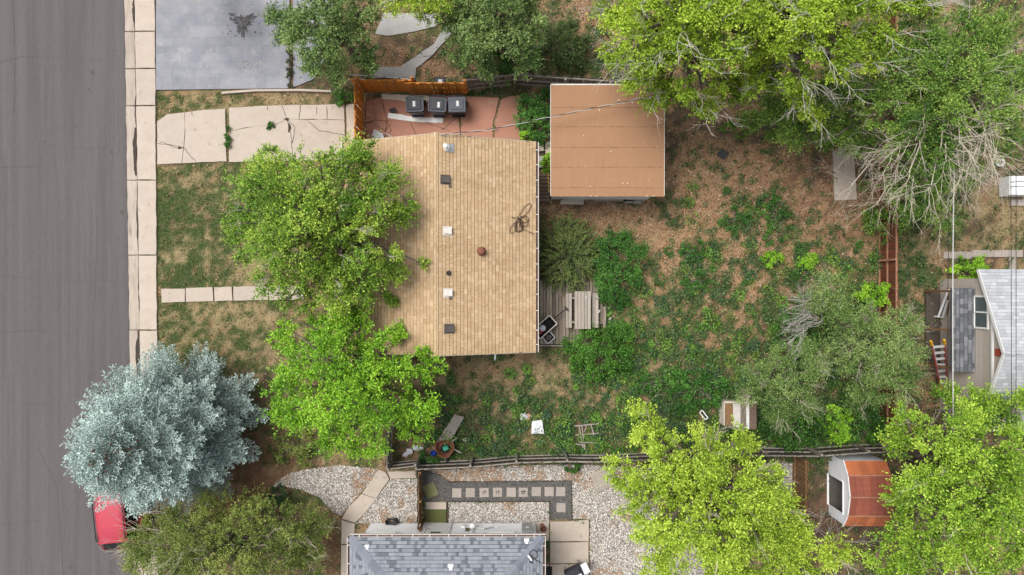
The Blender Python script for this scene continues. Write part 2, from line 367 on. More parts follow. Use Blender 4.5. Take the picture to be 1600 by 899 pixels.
xs = np.concatenate([[-220, -120, -60, -36], np.linspace(-28, 28, 293), [36, 60, 120, 220]])
ys = np.concatenate([[-220, -120, -60, -26], np.linspace(-18, 18, 189), [26, 60, 120, 220]])
gx, gy = np.meshgrid(xs, ys); gxf, gyf = gx.ravel(), gy.ravel()
V = np.stack([gxf, gyf, ground_z(gxf, gyf)], 1)
nx, ny = len(xs), len(ys); ii = (np.arange(ny - 1)[:, None] * nx + np.arange(nx - 1)[None]).ravel()
F = np.stack([ii, ii + 1, ii + 1 + nx, ii + nx], 1)
mat('ground', (1.08, 1.05, 1.0), (.82, .80, .78), scale=16, detail=8, attr=True, grain=.3, world=True, bump=.5, rough=.95)
gc = ground_color(gxf * S0 + 800, 449.5 - gyf * S0); far = np.maximum(sstep(25.5, 27.8, abs(gxf)), sstep(16, 17.8, abs(gyf)))[:, None]
g = np_mesh('ground', V, F, gc * (1 - far) + np.array([.12, .115, .055]) * far, 'ground')
tag(g, 'bare soil and patchy lawn of the yards', 'ground', kind='structure')

# ------------------------------------------------------------------ street, kerb walk, drives
def rough_poly(pts, step=.25, amp=.012, z=0):
    """pixel polygon -> world polygon with slightly ragged edges"""
    w = [P2(x, y, z) for x, y in pts]; out = []
    for i, a in enumerate(w):
        b = w[(i + 1) % len(w)]; L = math.hypot(b[0] - a[0], b[1] - a[1]); n = max(1, int(L / step))
        for k in range(n):
            t = k / n; j = amp if k else amp * .5
            out.append((a[0] + (b[0] - a[0]) * t + random.uniform(-j, j), a[1] + (b[1] - a[1]) * t + random.uniform(-j, j)))
    return out
def shrink(poly, d):
    cx = sum(p[0] for p in poly) / len(poly); cy = sum(p[1] for p in poly) / len(poly); o = []
    for x, y in poly:
        r = math.hypot(x - cx, y - cy) or 1; o.append((x - (x - cx) / r * d, y - (y - cy) / r * d))
    return o
EXCL = []      # pixel polygons where nothing grows
def slabs(name, label, cat, polys, m, top=.05, pname='slab', gap=.012, amp=.012, kind='structure', excl=True):
    c = P(*np.mean([p for q in polys for p in q], 0)); t = thing(name, label, cat, (c[0], c[1], 0), kind=kind)
    for q in polys:
        mb = MB(); z = top + random.uniform(-.004, .004); mb.prism(shrink(rough_poly(q, amp=amp), gap), -.1, z, bev=.008)
        part(pname, mb, m, t)
        if excl: EXCL.append(q)
    return t

def roadx(Y): return 195 + 9.5 * Y / 600
mb = MB(); n = 60
for k in range(n):
    pass
Yr = np.linspace(-7000, 7900, 150); Vr = []; Fr = []
for Y in Yr:
    e = (roadx(np.clip(Y, -400, 1300)) - 800) / S0
    for x in (-40., -24., -22., -20., e - .15, e + .25): Vr.append((x, (449.5 - Y) / S0, .012 + .02 * (x > -21)))
for i in range(len(Yr) - 1):
    for k in range(5): Fr.append((i * 6 + k, (i + 1) * 6 + k, (i + 1) * 6 + k + 1, i * 6 + k + 1))
mb.add(Vr, Fr); road = part('road', mb, 'asphalt'); tag(road, 'worn grey asphalt street along the kerb', 'road', kind='structure')
EXCL.append([(-400, -400), (roadx(-400), -400), (roadx(1300), 1300), (-400, 1300)])
# thin sealed cracks and tar spots on the asphalt
crk = thing('road_crack', 'thin dark hairline cracks running across the asphalt', 'crack', P(100, 400, .03), kind='stuff')
mb = MB()
def crack(mb, pts, w, z):
    W = [P2(x, y) for x, y in pts]; q = []
    for i in range(len(W) - 1):
        n = max(2, int(math.hypot(W[i + 1][0] - W[i][0], W[i + 1][1] - W[i][1]) / .12))
        for k in range(n):
            t = k / n; q.append((W[i][0] + (W[i + 1][0] - W[i][0]) * t + random.uniform(-.02, .02), W[i][1] + (W[i + 1][1] - W[i][1]) * t + random.uniform(-.02, .02)))
    q.append(W[-1])
    for i in range(len(q) - 1):
        a, b = q[i], q[i + 1]; d = math.hypot(b[0] - a[0], b[1] - a[1]) or 1; nx, ny = -(b[1] - a[1]) / d, (b[0] - a[0]) / d; h = w * random.uniform(.5, 1.2) / 2
        mb.poly([(a[0] - nx * h, a[1] - ny * h, z), (b[0] - nx * h, b[1] - ny * h, z), (b[0] + nx * h, b[1] + ny * h, z), (a[0] + nx * h, a[1] + ny * h, z)])
for pts in ([(0, 97), (45, 88), (90, 90), (160, 95)], [(0, 262), (60, 260)], [(0, 430), (80, 439), (198, 440)], [(40, 632), (120, 627)], [(110, 232), (170, 234)], [(0, 520), (50, 516), (120, 521)], [(60, 700), (90, 760), (100, 899)], [(150, 300), (152, 380), (149, 470)], [(20, 0), (24, 90), (22, 180)], [(0, 820), (60, 812)], [(185, 130), (187, 240)]):
    crack(mb, pts, .012, .037)
part('crack_line', mb, 'oil', crk); mb = MB()
for off, w_ in ((-1.2, .05), (-.2, .035)):
    crack(mb, [(roadx(y_) + off + random.uniform(-.5, .5), y_) for y_ in range(-60, 960, 12)], w_, .0385 if off < -1 else .0395)
part('edge_dirt', mb, 'oil', crk)
mb = MB()
for (x, y, r) in ((145, 113, 4), (179, 87, 2), (70, 222, 2.5), (118, 198, 2), (192, 331, 4), (140, 140, 2), (111, 886, 4.5), (174, 238, 2), (182, 80, 1.5)):
    c = P2(x, y); mb.prism([(c[0] + r / S0 * random.uniform(.6, 1.1) * math.cos(a), c[1] + r / S0 * random.uniform(.6, 1.3) * math.sin(a)) for a in np.linspace(0, 2 * PI, 11)[:-1]], .03, .037)
part('tar_spot', mb, 'oil', crk)

walk = thing('sidewalk', 'pale concrete sidewalk with rolled kerb beside the street', 'sidewalk', P(225, 450), kind='structure')
js = [-220, -104, -8, 50, 108, 166, 282, 399, 516, 632, 748, 864, 980, 1100]
for a, b in zip(js[:-1], js[1:]):
    def X(o, Y): return roadx(Y) + o
    for nm, o0, o1, z, m in (('kerb_slab', 0, 15.5, .045, 'gutter'), ('walk_slab', 16.5, 46.5 - 4 * max(0, (a - 100)) / 600, .075, 'concrete')):
        q = [(X(o0, a), a + .7), (X(o1, a), a + .7), (X(o1, b), b - .7), (X(o0, b), b - .7)]
        if nm == 'walk_slab': q = [(X(16.5, a), a + .7), (X(48 - 5.5 * a / 600, a), a + .7), (X(48 - 5.5 * b / 600, b), b - .7), (X(16.5, b), b - .7)]
        mb = MB(); mb.prism(rough_poly(q, .3, .018), -.1, z, bev=.014); part(nm, mb, m, walk); EXCL.append(q)
gm = MB()      # dirt washed into the gutter: thin silt lenses
for (y0, y1, w, o) in ((-5, 40, 4, 16), (200, 275, 6, 15), (150, 200, 2.5, 16), (515, 600, 7, 16), (600, 800, 5, 15), (300, 398, 3.4, 17), (20, 60, 2.5, 17), (60, 150, 1.6, 16.6), (400, 515, 3, 17.5)):
    n = 14; L = []; R = []
    for k in range(n + 1):
        t = k / n; y = y0 + (y1 - y0) * t; ww = w * math.sin(PI * min(max(t, .04), .96)) ** .5 * random.uniform(.7, 1.1)
        L.append(P2(roadx(y) + o - ww, y)); R.append(P2(roadx(y) + o + .3, y))
    gm.prism(L + R[::-1], .02, .0525)
part('gutter_silt', gm, 'dark_soil', walk)

# grey stamped drive, blocks of an ashlar print
t = thing('grey_driveway', 'blue-grey stamped concrete driveway with oil stains by the sidewalk', 'driveway', P(348, 73), kind='structure')
random.seed(5)
y = -90.
while y < 138:
    h = random.choice((10.5, 14., 18.)); x = 245.
    y1 = min(y + h, 146)
    while x < 452:
        w = random.choice((14., 20., 26., 33.)); x1 = min(x + w, 453)
        if 453 - x1 < 8: x1 = 453
        slant = lambda X, Y: Y - (X - 349) / 208 * 2.5 * (Y / 146)
        q = [(x, slant(x, y)), (x1, slant(x1, y)), (x1, slant(x1, y1)), (x, slant(x, y1))]
        mb = MB(); mb.prism([P2(*p) for p in q], -.1, .07 + random.uniform(-.002, .0012), bev=.0035); part('stamped_block', mb, 'stamped', t); x = x1
    y = y1
EXCL.append([(243, -100), (454, -100), (453, 143), (244, 149)])
st = MB()
def blot(mb, cx, cy, rx, ry, z, n=40, j=.35):
    c = P2(cx, cy); ph = random.uniform(0, 9)
    q = []
    for a in np.linspace(0, 2 * PI, n + 1)[:-1]:
        r = (1 + j * math.sin(3 * a + ph) * random.uniform(.3, 1)) * random.uniform(1 - j, 1); q.append((c[0] + rx / S0 * r * math.cos(a), c[1] + ry / S0 * r * math.sin(a), z))
    for i in range(n): mb.poly([(c[0], c[1], z), q[i], q[(i + 1) % n]])
mat('oil_stain', (.055, .05, .05), (.13, .125, .13), scale=7, detail=9, mid=.52, sharp=.12)
mat('oil_faint', (.17, .165, .165), (.245, .25, .27), scale=9, detail=9, mid=.5, sharp=.1)
st = MB(); blot(st, 380, 37, 20, 19, .0755, 60, .5); blot(st, 394, 28, 9, 3, .0753, 20, .5); blot(st, 365, 24, 8, 3, .0751, 20, .5)
for _ in range(26): blot(st, 378 + random.gauss(0, 17), 50 + random.gauss(0, 9), random.uniform(.6, 2), random.uniform(.6, 2), .0757, 9, .4)
part('oil_stain', st, 'oil_stain', t)
st = MB(); blot(st, 388, 103, 17, 8, .0752, 44, .6); blot(st, 318, 30, 4, 4, .075, 14, .4); blot(st, 356, 41, 5, 3, .0754, 14, .5)
for _ in range(22): blot(st, 385 + random.gauss(0, 18), 100 + random.gauss(0, 10), random.uniform(.6, 2), random.uniform(.6, 2), .0758, 9, .4)
part('oil_stain', st, 'oil_faint', t)
slabs('grey_path', 'grey concrete path under the round-leaved trees beside the stamped drive', 'path', [[(458, -40), (520, -40), (520, 60), (500, 112), (488, 126), (458, 138)]], 'stamped', .05)
mb = MB(); w = .08
for a, b in (((348, 146.5), (400, 142.5)), ((400, 142.5), (470, 142)), ((470, 142), (519, 144))):
    p, q = P(*a), P(*b); mb.bar((p[0], p[1], .06), (q[0], q[1], .06), .09, .14)
o = part('edging_curb', mb, 'concrete', origin=P(430, 143)); tag(o, 'narrow pale concrete edging along the grey drive', 'edging', kind='structure')

cd_ = slabs('concrete_driveway', 'cracked pale concrete driveway leading to the orange fence', 'driveway', [
  [(246, 190), (262, 179), (289, 176), (290, 205), (288, 231), (268, 227), (246, 225)], [(246, 225), (268, 227), (288, 231), (285, 256), (246, 258)],
  [(289, 176), (318, 172), (353, 170), (355, 253), (285, 256), (288, 231), (290, 205)],
  [(358, 169), (400, 166), (441, 165), (449, 187), (430, 196), (385, 200), (359, 206)], [(441, 165), (539, 163), (539, 188), (470, 187), (449, 187)],
  [(359, 206), (385, 200), (430, 196), (449, 187), (455, 210), (459, 252), (358, 254)], [(449, 187), (470, 187), (539, 188), (541, 251), (459, 252), (455, 210)],
  [(541, 164), (556, 162), (570, 162), (570, 250), (543, 251)]], 'concrete', .055)
cl_ = MB()
for pts in ([(288, 231), (297, 242), (308, 254)], [(470, 165), (469, 178), (468, 187)], [(496, 168), (495, 179)], [(511, 166), (512, 187)], [(449, 187), (462, 200), (457, 225)], [(250, 222), (262, 226), (280, 233), (288, 231)], [(300, 176), (303, 182)], [(420, 166), (418, 172)], [(480, 188), (500, 205), (539, 212)]):
    crack(cl_, pts, .022, .0645)
blot(cl_, 281, 232, 3.5, 2.5, .0648, 12, .4); blot(cl_, 453, 200, 3.2, 8, .0648, 16, .4); blot(cl_, 449, 187, 5, 3, .065, 12, .4)
part('crack_line', cl_, 'dark_soil', cd_, kind='stuff')
rp_ = slabs('red_patio', 'cracked red-stained concrete pad behind the orange fence', 'patio', [
  [(571, 158), (596, 152), (605, 190), (588, 188), (571, 193)], [(571, 193), (588, 188), (605, 190), (600, 232), (571, 232)], [(596, 152), (660, 150), (718, 150), (717, 183), (660, 190), (625, 186), (605, 190)],
  [(605, 190), (625, 186), (660, 190), (717, 183), (720, 213), (720, 232), (600, 232)], [(720, 150), (780, 153), (777, 168), (771, 190), (770, 232), (722, 232), (719, 183)],
  [(783, 155), (800, 150), (815, 150), (812, 200), (815, 232), (773, 232), (774, 190), (780, 168)]], 'red_concrete', .055)
cl_ = MB()
for pts in ([(571, 193), (582, 192), (592, 200), (603, 205)], [(584, 170), (588, 188)], [(605, 190), (612, 205), (602, 215)], [(640, 190), (648, 205), (652, 214)], [(660, 190), (690, 200), (704, 206)], [(612, 192), (604, 204)], [(717, 183), (700, 196), (690, 204)]):
    crack(cl_, pts, .02, .0645)
part('crack_line', cl_, 'dark_soil', rp_, kind='stuff')
slabs('front_walk', 'narrow pale concrete walk crossing the front lawn', 'path', [[(252, 452), (258, 451), (290, 451), (290, 472), (253, 473)], [(291, 450), (333, 449), (334, 471), (291, 472)], [(335, 449), (363, 448), (364, 470), (336, 471)], [(365, 448), (420, 447), (420, 469), (365, 470)], [(421, 447), (475, 447), (475, 469), (421, 469)]], 'concrete', .05, gap=.004)
slabs('curved_path', 'grey concrete path curving up between the round-leaved trees', 'path', [
  [(581, 107), (626, 104), (645, 92), (675, 88), (651, 107), (649, 123), (581, 123)], [(645, 92), (677, 70), (690, 50), (696, 40), (711, 42), (702, 58), (675, 88)]], 'grey_concrete', .05)
slabs('grey_slab', 'grey slab beneath the yellow-green branches at the top edge', 'path', [[(586, 54), (600, 20), (690, 22), (682, 42), (650, 50), (606, 57)]], 'grey_concrete', .05)
slabs('side_walk_path', 'stained concrete path bending round the gravel by the grey house', 'path', [
  [(592, 733), (603, 737), (609, 748), (588, 779), (566, 771), (575, 757)], [(566, 771), (588, 779), (572, 800), (555, 817), (534, 811), (545, 792)], [(534, 812), (555, 818), (554, 850), (533, 850)], [(533, 851), (554, 851), (550, 905), (533, 905)], [(605, 737), (651, 735), (651, 747), (610, 748)]], 'concrete', .05)
slabs('back_patio', 'plain concrete patio at the corner of the grey house', 'patio', [[(859, 815), (920, 812), (920, 845), (859, 846)], [(859, 847), (920, 846), (920, 880), (859, 880)], [(859, 881), (920, 881), (920, 912), (859, 912)], [(833, 815), (858, 815), (858, 845), (833, 845)], [(848, 881), (858, 881), (858, 912), (848, 912)]], 'concrete', .06)
slabs('yard_slab', 'pale concrete slab under the bare branches', 'slab', [[(1300, 236), (1334, 232), (1338, 313), (1303, 314)]], 'concrete', .06, kind=None)
slabs('garage_stoop', 'beige concrete step at the white garage wall', 'step', [[(875, 306), (912, 306), (912, 320.5), (875, 320.5)]], 'concrete', .16, kind=None)
slabs('landing', 'pale concrete landing in front of the grey house door', 'step', [[(664, 783.5), (698, 783.5), (698, 818), (664, 818)]], 'concrete', .1, kind=None)
# stepping stones
def pavers(label, group, spots, s, rot=0, z=.05):
    for i, (x, y) in enumerate(spots):
        c = P2(x, y); mb = MB(); h = s / S0 / 2; mb.box(-h, h, -h, h, -.05, z, bev=.008); me = mesh('paver', mb, 'paver') if i == 0 else me0
        if i == 0: me0 = me
        o = bpy.data.objects.new('paver', me); C.objects.link(o); o.location = (c[0], c[1], 0); o.rotation_euler = (0, 0, random.uniform(-.03, .03) + rot)
        if s > 14 and i in (2, 3, 5):
            ORG[o.name] = Vector((c[0], c[1], 0)); bm_ = MB()
            for (a_, b_, r_) in ((-.05, .03, .05), (.04, .05, .055), (-.03, -.05, .04), (.05, -.03, .035), (.09, .02, .03)):
                blot(bm_, x + a_ * 36, y - b_ * 36, r_ * 36 * (.7 if i != 5 else 1), r_ * 30, z + .004, 9, .3)
            part('stamped_print', bm_, 'slate', o, kind='stuff')
        tag(o, label[i] if isinstance(label, list) else label, 'paver', group)
        EXCL.append([(x - s / 2, y - s / 2), (x + s / 2, y - s / 2), (x + s / 2, y + s / 2), (x - s / 2, y + s / 2)])
ordn = ['first', 'second', 'third', 'fourth', 'fifth', 'sixth', 'seventh', 'eighth', 'ninth']
pavers([f'square paver, {o} from the left in the dark mulch path' for o in ordn] + ['square paver alone below the end of the mulch path row'], 'square pavers in the mulch path', [(714, 770), (735, 769.5), (756.5, 769.5), (777.5, 769), (799, 769), (817.5, 769), (838, 768), (858, 768), (876, 768), (876.5, 793)], 14.5)
pavers([f'tan stepping stone, {o} from the left in the row north of the grey-roofed house' for o in ordn + ['tenth', 'eleventh']] + ['tan stepping stone below the row towards the light roof', 'tan stepping stone nearest the light roof edge'], 'tan stepping stones in the neighbouring yard', [(1479 + 11.3 * i, 399 - (2.5 if i > 3 else 0)) for i in range(11)] + [(1582, 408), (1582, 418)], 11)
pavers(['small paver below the white metal unit', 'small paver at the right picture edge below the white unit'], 'pavers by the white unit', [(1583, 317), (1594, 317)], 10)

# mulch path with thin steel edging
MULCH = [(657, 737), (680, 738), (694, 747), (705, 753), (893, 752), (893, 811), (859, 812), (859, 783), (698, 783), (660, 783)]
mb = MB(); mb.prism(rough_poly(MULCH, .2, .03), -.1, .025); o = part('mulch_path', mb, 'mulch'); tag(o, 'dark mulch path between the gravel beds', 'path', kind='structure'); EXCL.append(MULCH)
mb = MB()
for pts in ([(699, 753), (893, 751), (894, 811)], [(700, 783.5), (859, 783), (859, 812)], [(700, 784), (700, 817)]):
    for a, b in zip(pts[:-1], pts[1:]):
        p, q = P(*a), P(*b); mb.bar((p[0], p[1], .02), (q[0], q[1], .02), .025, .09)
cs = []
px_ = RNG.uniform(655, 895, 9000); py_ = RNG.uniform(735, 813, 9000); k_ = inpoly(px_, py_, MULCH)
for (x_, y_) in [(714, 770), (735, 769.5), (756.5, 769.5), (777.5, 769), (799, 769), (817.5, 769), (838, 768), (858, 768), (876, 768), (876.5, 793)]: k_ &= ~((abs(px_ - x_) < 7.6) & (abs(py_ - y_) < 7.6))
px_, py_ = px_[k_], py_[k_]; n_ = len(px_)
V_, F_ = leaf_quads(np.stack([(px_ - 800) / S0, (449.5 - py_) / S0, RNG.uniform(.027, .045, n_)], 1), RNG.normal(0, 1, (n_, 3)) * [1, 1, .25], unit(RNG.normal(0, .4, (n_, 3)) + [0, 0, 1]), RNG.uniform(.03, .09, n_), RNG.uniform(.02, .04, n_))
c_ = np.array([(.14, .13, .125), (.08, .075, .072), (.22, .21, .195), (.11, .10, .09)])[RNG.integers(0, 4, n_)] * RNG.uniform(.6, 1.2, (n_, 1))
om = np_mesh('mulch_chips', V_, F_, np.repeat(c_, 4, 0), LEAF); tag(om, 'dark wood chips spread on the mulch path', 'mulch', kind='stuff')
o = part('bed_edging', mb, 'dark_wood', origin=P(780, 783)); tag(o, 'thin dark edging strip around the gravel bed', 'edging', kind='structure')

# gravel: thousands of small stones
GRAVEL = [([(425, 762), (450, 740), (480, 733), (530, 727), (592, 733), (575, 757), (545, 792), (532, 806), (520, 800), (500, 778), (470, 765), (445, 760)], 'w'),
          ([(610, 749), (652, 748), (652, 818), (575, 818), (556, 818), (572, 800), (588, 779)], 'w'), ([(662, 735), (760, 729), (893, 726), (893, 752), (703, 752), (690, 742)], 't'),
          ([(700, 785), (858, 785), (858, 818), (700, 818)], 'w'), ([(894, 726), (1030, 730), (1030, 905), (922, 905), (922, 811), (894, 811)], 'w'), ([(1180, 722), (1238, 722), (1238, 800), (1180, 810)], 'w'), ([(1000, 800), (1110, 800), (1110, 905), (1000, 905)], 'w')]
Vs = []; Cs = []
for q, kind in GRAVEL:
    EXCL.append(q); a = np.array(q); x0, y0 = a.min(0); x1, y1 = a.max(0)
    nst = int((x1 - x0) * (y1 - y0) / S0 ** 2 * 680); px = RNG.uniform(x0, x1, nst); py = RNG.uniform(y0, y1, nst)
    k = inpoly(px, py, q); px, py = px[k], py[k]; n = len(px); x = (px - 800) / S0; yy = (449.5 - py) / S0
    r = RNG.uniform(.015, .042, n); th = RNG.uniform(0, PI, n); el = RNG.uniform(.55, 1, n)
    base = np.stack([x, yy, RNG.uniform(.004, .032, n)], 1)
    o8 = []
    for dx, dy, dz in ((1, 0, 0), (0, 1, 0), (-1, 0, 0), (0, -1, 0), (.1, .1, .75), (-.05, .0, -.75)):
        u = dx * r * RNG.uniform(.7, 1.2, n); v = dy * r * el * RNG.uniform(.7, 1.2, n)
        o8.append(base + np.stack([u * np.cos(th) - v * np.sin(th), u * np.sin(th) + v * np.cos(th), dz * r * RNG.uniform(.7, 1.1, n)], 1))
    Vs.append(np.stack(o8, 1).reshape(-1, 3))
    lum = RNG.choice([.70, .56, .44, .32, .18, .09], n, p=[.29, .25, .18, .12, .09, .07]); warm = RNG.uniform(0, 1, n)
    if kind == 't':
        tan = sstep(.35, .6, fbm(px / 22, py / 22, 3, 8) + (px < 780) * .16 - (px > 860) * .0)
    else: tan = sstep(.62, .75, fbm(px / 22, py / 22, 3, 8))
    col = lum[:, None] * np.stack([1 - .0 * warm, .97 - .09 * warm, .94 - .2 * warm], 1)
    lit = (RNG.random(n) < tan * .75)
    col[lit] = np.array([.36, .21, .11]) * RNG.uniform(.5, 1.4, (lit.sum(), 1))
    Cs.append(np.repeat(col, 6, 0))
Va = np.concatenate(Vs); nS = len(Va) // 6; b6 = np.arange(nS)[:, None] * 6
Ft = np.concatenate([b6 + np.array(f) for f in ((0, 1, 4), (1, 2, 4), (2, 3, 4), (3, 0, 4))], 0)
o = np_mesh('gravel', Va, Ft, np.concatenate(Cs), 'stone'); tag(o, 'white and grey landscape gravel around the grey house', 'gravel', kind='stuff')
mb = MB()
for q, k in GRAVEL: mb.prism([P2(*p) for p in q], -.1, .0)
mat('gravel_bed', (.30, .27, .24), (.2, .175, .15), scale=30, world=True)
o = part('gravel_bed', mb, 'gravel_bed'); tag(o, 'sandy bed beneath the pale gravel', 'ground', kind='structure')

# ------------------------------------------------------------------ ground cover, litter, grass (stuff)
BUILT = [[(545, 222), (836, 222), (836, 549), (545, 549)], [(865, 150), (1025, 150), (1025, 306), (865, 306)], [(575, 818), (840, 818), (840, 905), (575, 905)], [(1472, 430), (1700, 430), (1700, 650), (1472, 650)], [(842, 455), (945, 455), (945, 540), (842, 540)], [(1296, 730), (1350, 730), (1350, 805), (1296, 805)]]
def free(px, py):
    k = np.ones(px.shape, bool)
    for q in EXCL + BUILT: k &= ~inpoly(px, py, q)
    return k
def scatter(n, key, power=1.0):
    px = RNG.uniform(-60, 1660, n); py = RNG.uniform(-60, 960, n); w = masks(px, py)
    k = (RNG.random(n) < np.clip(w[key] * power, 0, 1)) & free(px, py); return px[k], py[k], {a: b[k] for a, b in w.items()}
def xy(px, py): return (px - 800) / S0, (449.5 - py) / S0
# leaf litter
px, py, w = scatter(600000, 'l', .66); n = len(px); x, y = xy(px, py)
nr = unit(RNG.normal(0, .45, (n, 3)) + [0, 0, 1]); d = RNG.normal(0, 1, (n, 3)); d[:, 2] *= .3
pal = np.array([(.42, .25, .14), (.33, .17, .09), (.50, .36, .23), (.22, .11, .06), (.13, .075, .045), (.62, .50, .38)])
col = pal[RNG.integers(0, 6, n)] * RNG.uniform(.6, 1.15, (n, 1))
V, F = leaf_quads(np.stack([x, y, ground_z(x, y) + RNG.uniform(.012, .045, n)], 1), d, nr, RNG.uniform(.04, .085, n), RNG.uniform(.03, .055, n))
o = np_mesh('leaf_litter', V, F, np.repeat(col, 4, 0), LEAF); tag(o, 'fallen brown and tan leaves strewn over the yard', 'leaf litter', kind='stuff')
px, py, w = scatter(160000, 'r', .8); n = len(px); x, y = xy(px, py)
nr = unit(RNG.normal(0, .45, (n, 3)) + [0, 0, 1]); d = RNG.normal(0, 1, (n, 3)); d[:, 2] *= .3
col = np.array([(.22, .10, .06), (.15, .07, .05), (.3, .17, .1)])[RNG.integers(0, 3, n)] * RNG.uniform(.6, 1.1, (n, 1))
V, F = leaf_quads(np.stack([x, y, ground_z(x, y) + RNG.uniform(.012, .04, n)], 1), d, nr, RNG.uniform(.04, .08, n), RNG.uniform(.02, .045, n))
o = np_mesh('bark_mulch', V, F, np.repeat(col, 4, 0), LEAF); tag(o, 'red-brown bark chips under the trees', 'mulch', kind='stuff')
# dry grass and green grass blades
def blades(name, label, n, key, power, cols, hmin, hmax):
    px, py, w = scatter(n, key, power); n = len(px); x, y = xy(px, py)
    a = RNG.uniform(0, 2 * PI, n); h = RNG.uniform(hmin, hmax, n); lean = RNG.uniform(.5, 1.6, n); wd = RNG.uniform(.008, .018, n)
    b = np.stack([x, y, ground_z(x, y)], 1); s = np.stack([-np.sin(a), np.cos(a), 0 * a], 1) * wd[:, None]
    tip = b + np.stack([np.cos(a) * h * lean, np.sin(a) * h * lean, h], 1)
    V = np.stack([b - s, b + s, tip], 1).reshape(-1, 3); F = np.arange(n * 3).reshape(-1, 3)
    c = np.array(cols)[RNG.integers(0, len(cols), n)] * RNG.uniform(.65, 1.2, (n, 1))
    o = np_mesh(name, V, F, np.repeat(c, 3, 0), LEAF); tag(o, label, 'grass', kind='stuff')
blades('dry_grass', 'dry straw-coloured grass over the lawns', 330000, 's', 1.0, [(.38, .30, .16), (.29, .225, .115), (.5, .41, .26), (.2, .155, .08)], .03, .07)
blades('green_grass', 'short green grass of the lawns', 620000, 'g', 1.1, [(.08, .15, .035), (.06, .115, .028), (.12, .18, .05), (.045, .085, .025), (.17, .175, .07), (.22, .20, .09)], .03, .10)
# broad-leaved weeds and creeping cover
px, py, w = scatter(420000, 'g', 1.1); cl = fbm(px / 14, py / 14, 4, 12); k = (cl > .43) & (px > 640); px, py, cl = px[k], py[k], cl[k]; n = len(px); x, y = xy(px, py)
hgt = np.clip((cl - .42) * 1.8, .02, .36); nr = unit(RNG.normal(0, .45, (n, 3)) + [0, 0, 1]); d = RNG.normal(0, 1, (n, 3)); d[:, 2] = RNG.uniform(-.3, .3, n)
pal = np.array([(.045, .10, .024), (.07, .145, .032), (.11, .205, .045), (.035, .075, .025), (.055, .10, .05), (.13, .155, .06)])
col = pal[RNG.integers(0, 6, n)] * RNG.uniform(.65, 1.25, (n, 1))
V, F = leaf_quads(np.stack([x, y, ground_z(x, y) + hgt * RNG.uniform(.15, 1, n) + .02], 1), d, nr, RNG.uniform(.06, .125, n), RNG.uniform(.045, .08, n))
o = np_mesh('weed_cover', V, F, np.repeat(col, 4, 0), LEAF); tag(o, 'low broad-leaved weeds spreading over the back yard', 'weeds', kind='stuff')

# taller weeds standing in loose clumps
ncl = 900; px = RNG.uniform(660, 1380, ncl * 6); py = RNG.uniform(290, 715, ncl * 6); w = masks(px, py); k = (RNG.random(ncl * 6) < np.clip(w['g'], 0, 1) ** 1.5) & free(px, py) & ((py > 420) | (px > 1040)); px, py = px[k][:ncl], py[k][:ncl]
cnt = RNG.integers(20, 110, len(px)); ci = np.repeat(np.arange(len(px)), cnt); n = len(ci); x, y = xy(px, py); rad = RNG.uniform(.08, .34, len(px)); hh = rad * RNG.uniform(.8, 1.7, len(px))
a = RNG.uniform(0, 2 * PI, n); rr = np.sqrt(RNG.random(n)) * rad[ci]; z = .03 + hh[ci] * (1 - (rr / rad[ci]) ** 2 * .7) * RNG.uniform(.4, 1, n)
pal = np.array([(.05, .14, .022), (.085, .20, .03), (.16, .32, .04), (.04, .10, .03), (.10, .17, .06), (.17, .27, .045), (.06, .13, .06)])
col = pal[RNG.integers(0, 7, len(px))][ci] * RNG.uniform(.6, 1.3, (n, 1)); d = np.stack([np.cos(a), np.sin(a), RNG.uniform(-.2, .5, n)], 1) + RNG.normal(0, .4, (n, 3))
lf = RNG.uniform(.05, .12, len(px))[ci] * RNG.uniform(.7, 1.2, n)
V, F = leaf_quads(np.stack([x[ci] + rr * np.cos(a), y[ci] + rr * np.sin(a), z], 1), d, unit(RNG.normal(0, .4, (n, 3)) + [0, 0, 1]), lf, lf * .55)
o = np_mesh('tall_weeds', V, F, np.repeat(col, 4, 0), LEAF); tag(o, 'tall leafy weeds tangled across the back yard', 'weeds', kind='stuff')

